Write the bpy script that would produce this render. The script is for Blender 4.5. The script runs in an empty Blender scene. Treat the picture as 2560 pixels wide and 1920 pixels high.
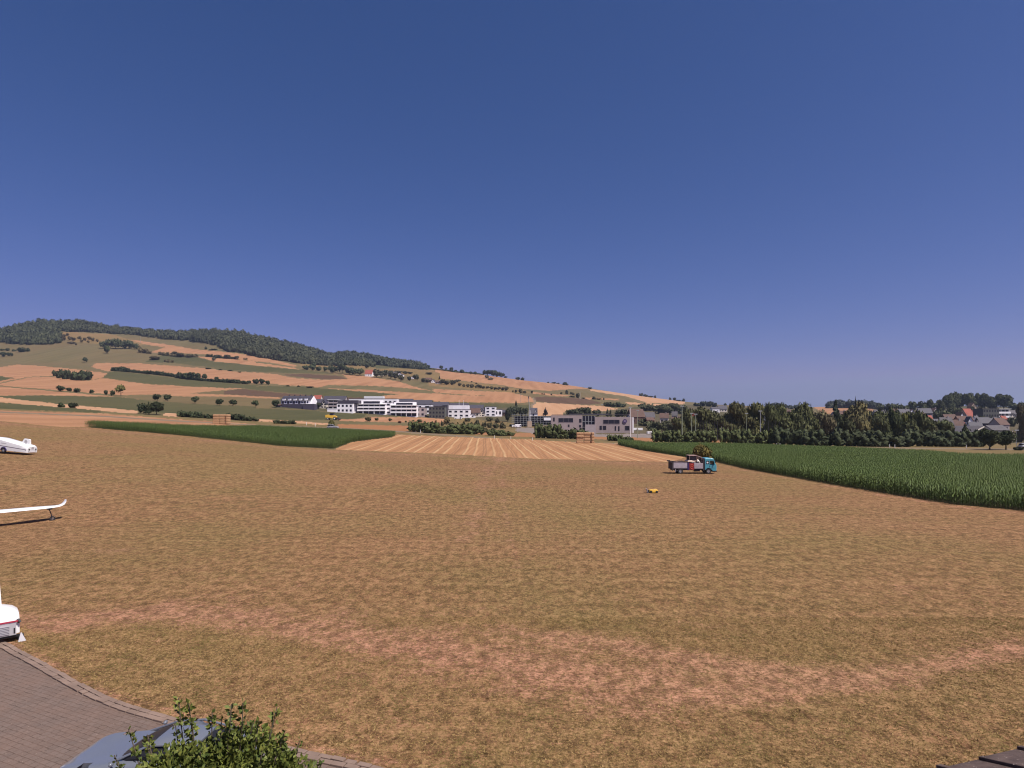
import bpy, bmesh, math, random
import numpy as np
from mathutils import Vector, Matrix
R = math.radians
C = bpy.context.scene.collection
scene = bpy.context.scene

# ------------------------------------------------------------------ camera
F, CX, HY, H = 1525.0, 1280.0, 1050.0, 7.6      # focal length, centre, horizon in photograph pixels; eye height
cam_data = bpy.data.cameras.new('camera')
cam = bpy.data.objects.new('camera', cam_data); C.objects.link(cam)
cam.location = (0, 0, H); cam.rotation_euler = (R(90), 0, 0)
cam_data.sensor_width = 36; cam_data.lens = 36 * F / 2560
cam_data.shift_y = 90 / 2560
cam_data.clip_start = 0.1; cam_data.clip_end = 20000
scene.camera = cam

# ------------------------------------------------------------------ sky and sun
SUN_EL, SUN_AZ = R(59), R(125)
world = bpy.data.worlds.new('World'); scene.world = world; world.use_nodes = True
nt = world.node_tree; nt.nodes.clear()
sky = nt.nodes.new('ShaderNodeTexSky'); sky.sky_type = 'NISHITA'; sky.sun_disc = False
sky.sun_elevation = SUN_EL; sky.sun_rotation = SUN_AZ
sky.altitude = 500; sky.air_density = 1.0; sky.dust_density = 0.6; sky.ozone_density = 3.0
tint = nt.nodes.new('ShaderNodeMix'); tint.data_type = 'RGBA'; tint.blend_type = 'MULTIPLY'
tint.inputs[0].default_value = 1.0
tint.inputs[7].default_value = (0.72, 0.58, 0.70, 1)
bg = nt.nodes.new('ShaderNodeBackground'); bg.inputs[1].default_value = 0.060
wo = nt.nodes.new('ShaderNodeOutputWorld')
sep = nt.nodes.new('ShaderNodeSeparateColor'); comb = nt.nodes.new('ShaderNodeCombineColor')
pw = nt.nodes.new('ShaderNodeMath'); pw.operation = 'POWER'; pw.inputs[1].default_value = 1.4      # a deeper, less red zenith
rm = nt.nodes.new('ShaderNodeMath'); rm.operation = 'MULTIPLY'; rm.inputs[1].default_value = 1.906*.085**.4*.84
gm = nt.nodes.new('ShaderNodeMath'); gm.operation = 'MULTIPLY'; gm.inputs[1].default_value = .91
bm_ = nt.nodes.new('ShaderNodeMath'); bm_.operation = 'MULTIPLY'; bm_.inputs[1].default_value = 1.28
nt.links.new(sky.outputs[0], tint.inputs[6]); nt.links.new(tint.outputs[2], sep.inputs[0])
nt.links.new(sep.outputs[0], pw.inputs[0]); nt.links.new(pw.outputs[0], rm.inputs[0]); nt.links.new(sep.outputs[1], gm.inputs[0]); gc = nt.nodes.new('ShaderNodeMath'); gc.operation = 'MULTIPLY'; gc.inputs[1].default_value = .58; gmin = nt.nodes.new('ShaderNodeMath'); gmin.operation = 'MINIMUM'; nt.links.new(bm_.outputs[0], gc.inputs[0]); nt.links.new(gm.outputs[0], gmin.inputs[0]); nt.links.new(gc.outputs[0], gmin.inputs[1]); nt.links.new(sep.outputs[2], bm_.inputs[0])
mn = nt.nodes.new('ShaderNodeMath'); mn.operation = 'MINIMUM'; hb = nt.nodes.new('ShaderNodeMath'); hb.operation = 'MULTIPLY'; hb.inputs[1].default_value = .53
nt.links.new(bm_.outputs[0], hb.inputs[0]); nt.links.new(rm.outputs[0], mn.inputs[0]); nt.links.new(hb.outputs[0], mn.inputs[1]); nt.links.new(mn.outputs[0], comb.inputs[0]); nt.links.new(gmin.outputs[0], comb.inputs[1]); nt.links.new(bm_.outputs[0], comb.inputs[2])
nt.links.new(comb.outputs[0], bg.inputs[0]); nt.links.new(bg.outputs[0], wo.inputs[0])

sd = bpy.data.lights.new('sun', 'SUN'); sd.energy = 4.6; sd.angle = R(0.5); sd.color = (1.0, 0.93, 0.86)
sun = bpy.data.objects.new('sun', sd); C.objects.link(sun); sun.location = (0, 0, 60)
sdir = Vector((math.sin(SUN_AZ) * math.cos(SUN_EL), math.cos(SUN_AZ) * math.cos(SUN_EL), math.sin(SUN_EL)))
sun.rotation_euler = sdir.to_track_quat('Z', 'Y').to_euler()

vs = scene.view_settings
vs.view_transform = 'Standard'; vs.look = 'None'; vs.gamma = 1; vs.exposure = 0.54
vs.use_curve_mapping = False
scene.cycles.max_bounces = 6; scene.cycles.transparent_max_bounces = 6
scene.cycles.use_adaptive_sampling = True
scene.cycles.filter_width = 1.15; scene.cycles.use_denoising = True

# ------------------------------------------------------------------ helpers
def tag(o, label=None, cat=None, group=None, kind=None):
    if label: o['label'] = label
    if cat: o['category'] = cat
    if group: o['group'] = group
    if kind: o['kind'] = kind
    return o

def empty(name, loc, rz=0.0, **k):
    o = bpy.data.objects.new(name, None); C.objects.link(o)
    o.location = loc; o.rotation_euler = (0, 0, rz); o.empty_display_size = 0.3
    return tag(o, **k)

class MB:
    """collects shapes, then links them as ONE mesh object"""
    def __init__(s): s.v = []; s.f = []; s.m = []; s.mi = 0
    def add(s, vs_, fs_):
        n = len(s.v); s.v += [tuple(p) for p in vs_]
        for f in fs_: s.f.append(tuple(i + n for i in f)); s.m.append(s.mi)
        return s
    def box(s, x0, x1, y0, y1, z0, z1):
        return s.add([(x0,y0,z0),(x1,y0,z0),(x1,y1,z0),(x0,y1,z0),(x0,y0,z1),(x1,y0,z1),(x1,y1,z1),(x0,y1,z1)],
                     [(0,3,2,1),(4,5,6,7),(0,1,5,4),(1,2,6,5),(2,3,7,6),(3,0,4,7)])
    def obox(s, c, sz, M):
        c = Vector(c); vv = []
        for dz in (-.5,.5):
            for dx, dy in ((-.5,-.5),(.5,-.5),(.5,.5),(-.5,.5)):
                vv.append(c + M @ Vector((dx*sz[0], dy*sz[1], dz*sz[2])))
        return s.add(vv, [(0,3,2,1),(4,5,6,7),(0,1,5,4),(1,2,6,5),(2,3,7,6),(3,0,4,7)])
    def tube(s, p0, p1, r0, r1=None, n=8, cap=True):
        r1 = r0 if r1 is None else r1
        p0, p1 = Vector(p0), Vector(p1); d = (p1 - p0).normalized()
        a = d.orthogonal().normalized(); b = d.cross(a)
        vv = []
        for p, r in ((p0, r0), (p1, r1)):
            for i in range(n):
                t = 2*math.pi*i/n; vv.append(p + (a*math.cos(t) + b*math.sin(t))*r)
        ff = [(i, (i+1)%n, n+(i+1)%n, n+i) for i in range(n)]
        if cap: ff += [tuple(range(n-1,-1,-1)), tuple(range(n,2*n))]
        return s.add(vv, ff)
    def ring(s, c, ax, r_in, r_out, w, n=24):
        """tyre-like ring round axis ax"""
        c, d = Vector(c), Vector(ax).normalized(); a = d.orthogonal().normalized(); b = d.cross(a)
        prof = [(r_in,-w/2),(r_out*.93,-w/2),(r_out,-w*.3),(r_out,w*.3),(r_out*.93,w/2),(r_in,w/2)]
        vv = []
        for i in range(n):
            t = 2*math.pi*i/n; e = a*math.cos(t) + b*math.sin(t)
            for r, h in prof: vv.append(c + e*r + d*h)
        k = len(prof); ff = []
        for i in range(n):
            j = (i+1) % n
            for q in range(k): ff.append((i*k+q, i*k+(q+1)%k, j*k+(q+1)%k, j*k+q))
        return s.add(vv, ff)
    def loft(s, rings, cap=True):
        k = len(rings[0]); vv = [p for r in rings for p in r]; ff = []
        for i in range(len(rings)-1):
            for q in range(k): ff.append((i*k+q, i*k+(q+1)%k, (i+1)*k+(q+1)%k, (i+1)*k+q))
        if cap: ff += [tuple(range(k-1,-1,-1)), tuple((len(rings)-1)*k+q for q in range(k))]
        return s.add(vv, ff)
    def prism(s, poly, y0, y1):
        """polygon in xz extruded along y"""
        n = len(poly); vv = [(x,y0,z) for x,z in poly] + [(x,y1,z) for x,z in poly]
        ff = [(i,(i+1)%n,n+(i+1)%n,n+i) for i in range(n)] + [tuple(range(n-1,-1,-1)), tuple(range(n,2*n))]
        return s.add(vv, ff)
    def build(s, name, mats, parent=None, smooth=False, bevel=0, label=None, matrix=None):
        me = bpy.data.meshes.new(name); me.from_pydata(s.v, [], s.f)
        if not isinstance(mats, (list, tuple)): mats = [mats]
        for m in mats: me.materials.append(m)
        if len(mats) > 1: me.polygons.foreach_set('material_index', s.m)
        bm = bmesh.new(); bm.from_mesh(me)
        bmesh.ops.recalc_face_normals(bm, faces=bm.faces); bm.to_mesh(me); bm.free()
        if smooth: me.shade_smooth()
        o = bpy.data.objects.new(name, me); C.objects.link(o)
        if parent: o.parent = parent
        if matrix is not None: o.matrix_local = matrix
        if bevel:
            b = o.modifiers.new('bevel', 'BEVEL'); b.width = bevel; b.segments = 2; b.limit_method = 'ANGLE'
        if smooth:
            me.set_sharp_from_angle(angle=R(38))
        if label: o['label'] = label
        return o

def np_mesh(name, verts, quads, mats, smooth=False):
    me = bpy.data.meshes.new(name)
    verts = np.asarray(verts, dtype=np.float32); quads = np.asarray(quads, dtype=np.int32)
    k = quads.shape[1]
    me.vertices.add(len(verts)); me.vertices.foreach_set('co', verts.ravel())
    me.loops.add(quads.size); me.loops.foreach_set('vertex_index', quads.ravel())
    me.polygons.add(len(quads)); me.polygons.foreach_set('loop_start', np.arange(0, quads.size, k, dtype=np.int32))
    me.update(calc_edges=True)
    for m in (mats if isinstance(mats, (list, tuple)) else [mats]): me.materials.append(m)
    if smooth: me.polygons.foreach_set('use_smooth', np.ones(len(quads), dtype=bool))
    return me

ORD = ['first','second','third','fourth','fifth','sixth','seventh','eighth','ninth','tenth','eleventh','twelfth','thirteenth',
 'fourteenth','fifteenth','sixteenth','seventeenth','eighteenth','nineteenth','twentieth']
TENS = {20:'twenty',30:'thirty',40:'forty',50:'fifty',60:'sixty'}
def ordw(i):
    if i < 20: return ORD[i]
    t = (i+1)//10*10
    return TENS[t][:-1]+'ieth' if (i+1) % 10 == 0 else TENS[t] + '-' + ORD[(i+1) % 10 - 1]

# ------------------------------------------------------------------ materials
def srgb(r, g, b):
    f = lambda c: (c/12.92 if c <= .04045 else ((c+.055)/1.055)**2.4)
    return tuple(f(x/255) for x in (r, g, b)) + (1,)

def mat(name, col, rough=.6, metal=0.0, noise=0.0, nscale=8.0, bump=0.0, coat=0.0, spec=.5, trans=0.0):
    m = bpy.data.materials.new(name); m.use_nodes = True
    t = m.node_tree; p = t.nodes['Principled BSDF']
    p.inputs['Base Color'].default_value = col; p.inputs['Roughness'].default_value = rough
    p.inputs['Metallic'].default_value = metal; p.inputs['Coat Weight'].default_value = coat
    p.inputs['Specular IOR Level'].default_value = spec
    tc = t.nodes.new('ShaderNodeTexCoord'); n = t.nodes.new('ShaderNodeTexNoise')
    n.inputs['Scale'].default_value = nscale; n.inputs['Detail'].default_value = 5
    t.links.new(tc.outputs['Object'], n.inputs['Vector'])
    hs = t.nodes.new('ShaderNodeHueSaturation'); hs.inputs['Color'].default_value = col
    mr = t.nodes.new('ShaderNodeMapRange')
    mr.inputs[3].default_value = 1 - noise; mr.inputs[4].default_value = 1 + noise
    mr.inputs[1].default_value = .3; mr.inputs[2].default_value = .7
    t.links.new(n.outputs[0], mr.inputs[0]); t.links.new(mr.outputs[0], hs.inputs['Value'])
    t.links.new(hs.outputs[0], p.inputs['Base Color'])
    if bump:
        b = t.nodes.new('ShaderNodeBump'); b.inputs['Strength'].default_value = bump; b.inputs['Distance'].default_value = .02
        t.links.new(n.outputs[0], b.inputs['Height']); t.links.new(b.outputs[0], p.inputs['Normal'])
    return m

def node_mat(name):
    m = bpy.data.materials.new(name); m.use_nodes = True
    t = m.node_tree; return m, t, t.nodes['Principled BSDF']

class NT:
    """small wrapper for writing node graphs"""
    def __init__(s, t): s.t = t
    def n(s, kind, **kw):
        x = s.t.nodes.new(kind)
        for k, v in kw.items(): setattr(x, k, v)
        return x
    def put(s, inp, v):
        if hasattr(v, 'is_linked'): s.t.links.new(v, inp)
        else: inp.default_value = v
    def math(s, op, a, b=0.0, c=None, clamp=False):
        x = s.n('ShaderNodeMath', operation=op, use_clamp=clamp); s.put(x.inputs[0], a); s.put(x.inputs[1], b)
        if c is not None: s.put(x.inputs[2], c)
        return x.outputs[0]
    def mix(s, f, a, b, bt='MIX'):
        x = s.n('ShaderNodeMix', data_type='RGBA', blend_type=bt); s.put(x.inputs[0], f); s.put(x.inputs[6], a); s.put(x.inputs[7], b)
        return x.outputs[2]
    def pos(s): return s.n('ShaderNodeNewGeometry').outputs['Position']
    def mapping(s, v, scale=(1,1,1), rot=(0,0,0)):
        x = s.n('ShaderNodeMapping'); s.put(x.inputs['Vector'], v); x.inputs['Scale'].default_value = scale; x.inputs['Rotation'].default_value = rot
        return x.outputs[0]
    def noise(s, v, scale, detail=4, rough=.5, dist=0):
        x = s.n('ShaderNodeTexNoise'); s.put(x.inputs['Vector'], v); x.inputs['Scale'].default_value = scale
        x.inputs['Detail'].default_value = detail; x.inputs['Roughness'].default_value = rough; x.inputs['Distortion'].default_value = dist
        return x.outputs[0]
    def rng(s, v, a, b, c=0.0, d=1.0):
        x = s.n('ShaderNodeMapRange'); s.put(x.inputs[0], v)
        for i, q in enumerate((a, b, c, d)): x.inputs[i+1].default_value = q
        return x.outputs[0]
    def bump(s, h, strength, dist):
        x = s.n('ShaderNodeBump'); x.inputs['Strength'].default_value = strength; x.inputs['Distance'].default_value = dist
        s.put(x.inputs['Height'], h); return x.outputs[0]

def field_mat(name, c1, c2, ang, period=9.0, green=None, fine=1.0):
    """worked land: long streaks along the working direction plus large soft patches"""
    m, t, p = node_mat(name); g = NT(t); P = g.pos()
    v = g.mapping(P, (1/period, 1/(period*14), .02), (0, 0, R(ang)))
    n1 = g.noise(v, 1.0, 3, .55); n2 = g.noise(P, .006, 3, .5); n3 = g.noise(P, .35*fine, 5, .7)
    a = g.math('ADD', g.math('MULTIPLY', n1, .6), g.math('MULTIPLY', n3, .4))
    f = g.rng(a, .36, .64)
    col = g.mix(f, c1, c2)
    col = g.mix(g.rng(n2, .42, .62, 0, .45), col, green if green else tuple(.5*(x+y) for x, y in zip(c1, c2)))
    col = g.mix(1.0, col, (.70,.70,.70,1), 'MULTIPLY')
    g.put(p.inputs['Base Color'], col); p.inputs['Roughness'].default_value = .95; p.inputs['Specular IOR Level'].default_value = .1
    return m

A = lambda *c: tuple(c) + (1,)
M = {}
M['stubble'] = field_mat('stubble', A(.50,.265,.145), A(.33,.165,.085), 20, 10, A(.42,.225,.115))
M['stubble_pale'] = field_mat('stubble_pale', A(.58,.34,.20), A(.46,.25,.135), -60, 8, A(.50,.30,.16))
M['stubble_brown'] = field_mat('stubble_brown', A(.40,.19,.09), A(.32,.14,.065), 80, 6, A(.36,.2,.09))
M['crop_green'] = field_mat('crop_green', A(.112,.104,.046), A(.078,.078,.034), 70, 5, A(.14,.115,.053))
M['meadow'] = field_mat('meadow', A(.20,.158,.078), A(.135,.112,.052), 75, 12, A(.20,.13,.065))
M['dry_meadow'] = field_mat('dry_meadow', A(.30,.185,.085), A(.21,.14,.06), 60, 9, A(.2,.15,.06))
M['plough'] = field_mat('plough', A(.145,.088,.055), A(.11,.066,.042), 85, 5)
M['wood_floor'] = field_mat('wood_floor', A(.05,.045,.022), A(.035,.035,.016), 0, 10)
M['village'] = field_mat('village', A(.15,.115,.07), A(.10,.085,.045), 30, 7, A(.07,.08,.03))
M['maize_soil'] = field_mat('maize_soil', A(.10,.075,.04), A(.06,.06,.025), 0, 2)
M['verge'] = field_mat('verge', A(.27,.185,.085), A(.15,.115,.05), 78, 2.0, A(.2,.14,.06), fine=3)
M['asphalt'] = mat('asphalt', A(.15,.108,.062), .9, noise=.15, nscale=.2)
M['forecourt'] = mat('forecourt', A(.17,.135,.115), .9, noise=.15, nscale=.1)

# foliage: the crown's own colour comes from the object, each leaf clump differs a little
def foliage(name, var=.35, sc=.8):
    m, t, p = node_mat(name); g = NT(t)
    oi = g.n('ShaderNodeObjectInfo'); tc = g.n('ShaderNodeTexCoord')
    n = g.noise(g.pos(), sc, 3, .7)
    col = g.mix(g.rng(n, .35, .65), (.62,.66,.60,1), (1.35,1.28,1.15,1))
    hs = g.n('ShaderNodeHueSaturation'); g.put(hs.inputs['Color'], oi.outputs['Color'])
    g.put(hs.inputs['Value'], g.rng(oi.outputs['Random'], 0, 1, .8, 1.2)); g.put(hs.inputs['Hue'], g.rng(oi.outputs['Random'], 0, 1, .492, .508))
    g.put(p.inputs['Base Color'], g.mix(1.0, hs.outputs[0], col, 'MULTIPLY'))
    p.inputs['Roughness'].default_value = .75; p.inputs['Specular IOR Level'].default_value = .2
    return m
M['foliage'] = foliage('foliage')
M['foliage_far'] = foliage('foliage_far', sc=.12)
M['bark'] = mat('bark', A(.11,.085,.06), .95, noise=.3, nscale=3)

# ------------------------------------------------------------------ terrain: contours (distance, height) along sight columns
def knot(pts): x, v = zip(*pts); return np.array(x, float), np.array(v, float)
GX = np.arange(-1600, 4200, 10.0)
def curve(pts, sm=8):
    x, v = knot(pts); y = np.interp(GX, x, v)
    if sm:
        h_ = int(np.ceil(3*sm)); k = np.exp(-.5*(np.arange(-h_, h_+1)/sm)**2); k /= k.sum()
        y = np.convolve(np.pad(y, h_, mode='edge'), k, mode='valid')
    return y
def zfrom(y, d): return H + (HY - y)*d/F
K = []
K.append((curve([(0,8)]), curve([(0,0)])))
K.append((curve([(0,45)]), curve([(0,0)])))
K.append((curve([(0,87)]), curve([(-400,4.2),(0,3.1),(600,1.5),(1200,.2),(1700,0),(2560,0)])))
d = curve([(0,150),(800,135),(1200,125),(1700,122),(2560,125)])
y = curve([(-300,1040),(0,1052),(150,1066),(300,1076),(400,1085),(640,1107),(800,1120),(1000,1130),(1200,1138),(1400,1146),(1650,1149),(1800,1143),(2560,1143)], 4)
K.append((d, zfrom(y, d)))
d = curve([(0,240),(925,240),(1300,230),(1500,200),(1700,182),(2560,180)])
y = curve([(-300,1010),(0,1024),(250,1037),(500,1052),(700,1062),(925,1071),(1100,1083),(1300,1098),(1500,1106),(1700,1109),(2000,1114),(2560,1120)], 3)
K.append((d, zfrom(y, d)))
d = curve([(0,420),(1200,410),(1450,330),(1700,290),(2560,290)])
y = curve([(-300,970),(0,985),(300,998),(600,1012),(700,1020),(1000,1043),(1200,1062),(1400,1080),(1560,1087),(1700,1092),(2000,1099),(2560,1103)], 3)
K.append((d, zfrom(y, d)))
d = curve([(0,640),(1400,600),(2000,520),(2560,500)])
y = curve([(-300,945),(0,955),(400,968),(700,985),(1000,1000),(1280,1017),(1450,1030),(1600,1045),(1750,1055),(2000,1062),(2300,1050),(2560,1046)], 3)
K.append((d, zfrom(y, d)))
d = curve([(0,1050),(1400,950),(2000,800),(2300,650),(2560,640)])
y = curve([(-300,905),(0,905),(300,910),(600,925),(900,945),(1150,957),(1400,985),(1600,1005),(1750,1018),(2000,1034),(2300,1030),(2560,1028)], 3)
K.append((d, zfrom(y, d)))
d = curve([(0,1650),(900,1600),(1100,1400),(1600,1250),(2000,1200),(2250,1000),(2400,820),(2560,800)])
y = curve([(-300,835),(0,822),(120,812),(200,812),(300,828),(400,838),(470,843),(500,838),(545,833),(600,839),(700,862),(790,887),(820,896),(838,899),(862,890),(882,886),(905,890),(930,898),(950,903),(1000,911),(1100,922),(1200,936),(1300,950),(1400,960),(1450,967),(1500,975),(1600,990),(1700,1003),(1800,1012),(2000,1020),(2045,1017),(2200,1017),(2280,1020),(2400,1015),(2560,1018)], 1.2)
K.append((d, zfrom(y, d)))
K.append((d*1.35, zfrom(y, d) - 25))
K.append((d*5, zfrom(y, d)*.1 - 60))
KD = np.array([k[0] for k in K]); KZ = np.array([k[1] for k in K])

def cols(px):
    px = np.clip(np.asarray(px, float), GX[0], GX[-1])
    return (np.array([np.interp(px, GX, KD[k]) for k in range(len(K))]), np.array([np.interp(px, GX, KZ[k]) for k in range(len(K))]))
def height(X, Y):
    X, Y = np.atleast_1d(np.asarray(X, float)), np.atleast_1d(np.asarray(Y, float))
    px = CX + F*X/np.maximum(Y, 1.0); D, Z = cols(px); out = Z[0].copy()
    for k in range(len(K)-1):
        m = Y >= D[k]; t = np.clip((Y - D[k])/(D[k+1]-D[k]), 0, 1)
        out = np.where(m, Z[k] + (Z[k+1]-Z[k])*t, out)
    return out
def at(px, py):
    """point of the terrain seen at a pixel"""
    D, Z = cols([px]); D = D[:,0]; Z = Z[:,0]; Yk = HY - F*(Z-H)/D
    kk = 9
    for k in range(8):
        if Yk[k+1] <= py: kk = k; break
    else:
        return Vector(((px-CX)/F*D[8], D[8], Z[8]))
    t = (py - Yk[kk])/(Yk[kk+1]-Yk[kk]); t = min(max(t, 0), 1)
    inv = 1/D[kk] + (1/D[kk+1]-1/D[kk])*t; Y = 1/inv
    z = Z[kk] + (Z[kk+1]-Z[kk])*(Y-D[kk])/(D[kk+1]-D[kk])
    return Vector(((px-CX)/F*Y, Y, z))

# grid in sight space: columns by pixel, rows evenly spaced to the eye
pxs = np.concatenate([-np.geomspace(12000, 160, 24), np.arange(-100, 2664, 4.0), 2660 + np.geomspace(60, 12000, 24)])
D, Z = cols(pxs)
steps = [8, 3.0, 1.5, 1.5, 1.5, 1.5, 1.5, 1.5, 8, 30]
rowsX, rowsY, rowsZ = [], [], []
for k in range(len(K)-1):
    Yk0 = HY - F*(Z[k]-H)/D[k]; Yk1 = HY - F*(Z[k+1]-H)/D[k+1]
    n = max(2, int(np.ceil(np.max(np.abs(Yk0-Yk1)[24:-24])/steps[k]))) if k < 8 else 5
    for i in range(n + (1 if k == len(K)-2 else 0)):
        t = i/n; Yr = 1/(1/D[k] + (1/D[k+1]-1/D[k])*t)
        zr = Z[k] + (Z[k+1]-Z[k])*(Yr-D[k])/(D[k+1]-D[k])
        rowsY.append(Yr); rowsZ.append(zr); rowsX.append((pxs-CX)/F*Yr)
GXX, GYY, GZZ = np.array(rowsX), np.array(rowsY), np.array(rowsZ)
NR, NC = GXX.shape
PYY = HY - F*(GZZ-H)/GYY
cPX = np.broadcast_to(.5*(pxs[1:]+pxs[:-1]), (NR-1, NC-1)).copy()
cPY = .25*(PYY[1:,1:]+PYY[:-1,1:]+PYY[1:,:-1]+PYY[:-1,:-1])
beyond = (np.arange(NR-1) >= NR-1-9)[:, None] & np.ones((1, NC-1), bool)   # the far side of the ridge

c1 = lambda pts: [(x/3.456, 760+y/3.456) for x, y in pts]
c2 = lambda pts: [(560+x/3.456, 820+y/3.456) for x, y in pts]
c3 = lambda pts: [(1100+x/3.456, 880+y/3.456) for x, y in pts]
c4 = lambda pts: [(1600+x/3.456, 940+y/3.456) for x, y in pts]
c5 = lambda pts: [(2060+x/4.424, 940+y/4.424) for x, y in pts]
def inpoly(px, py, poly):
    r = np.zeros(px.shape, bool); n = len(poly)
    for i in range(n):
        (x0, y0), (x1, y1) = poly[i], poly[(i+1) % n]
        if y0 == y1: continue
        c = ((y0 > py) != (y1 > py)) & (px < (x1-x0)*(py-y0)/(y1-y0) + x0)
        r ^= c
    return r

EDGE = [(-1600,1000),(-300,1040),(0,1052),(145,1067),(209,1067),(290,1075),(434,1087),(640,1108),(700,1115),(835,1124),(1100,1134),(1340,1147),(1500,1151),(1679,1155),
        (1715,1143),(1788,1155),(1860,1171),(1976,1192),(2092,1213),(2240,1238),(2388,1261),(2560,1277),(2900,1330),(4200,1530)]
AIR = EDGE + [(14000,1560),(14000,9000),(-14000,9000),(-14000,1000)]
MZ_R = [(1545,1112),(1600,1125),(1715,1142),(1788,1154),(1860,1171),(1976,1192),(2092,1213),(2240,1238),(2388,1261),(2560,1277),(2900,1330),(3300,1390),(3300,1160),
        (2560,1153),(2400,1151),(2330,1142),(2100,1130),(1900,1125),(1776,1122),(1642,1120),(1545,1110)]
MZ_L = [(209,1067),(290,1075),(434,1087),(640,1108),(700,1115),(800,1120),(835,1122),(880,1105),(980,1093),(990,1088),(965,1086),(820,1082),(640,1073),(434,1074),(300,1069),(240,1066)]
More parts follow.
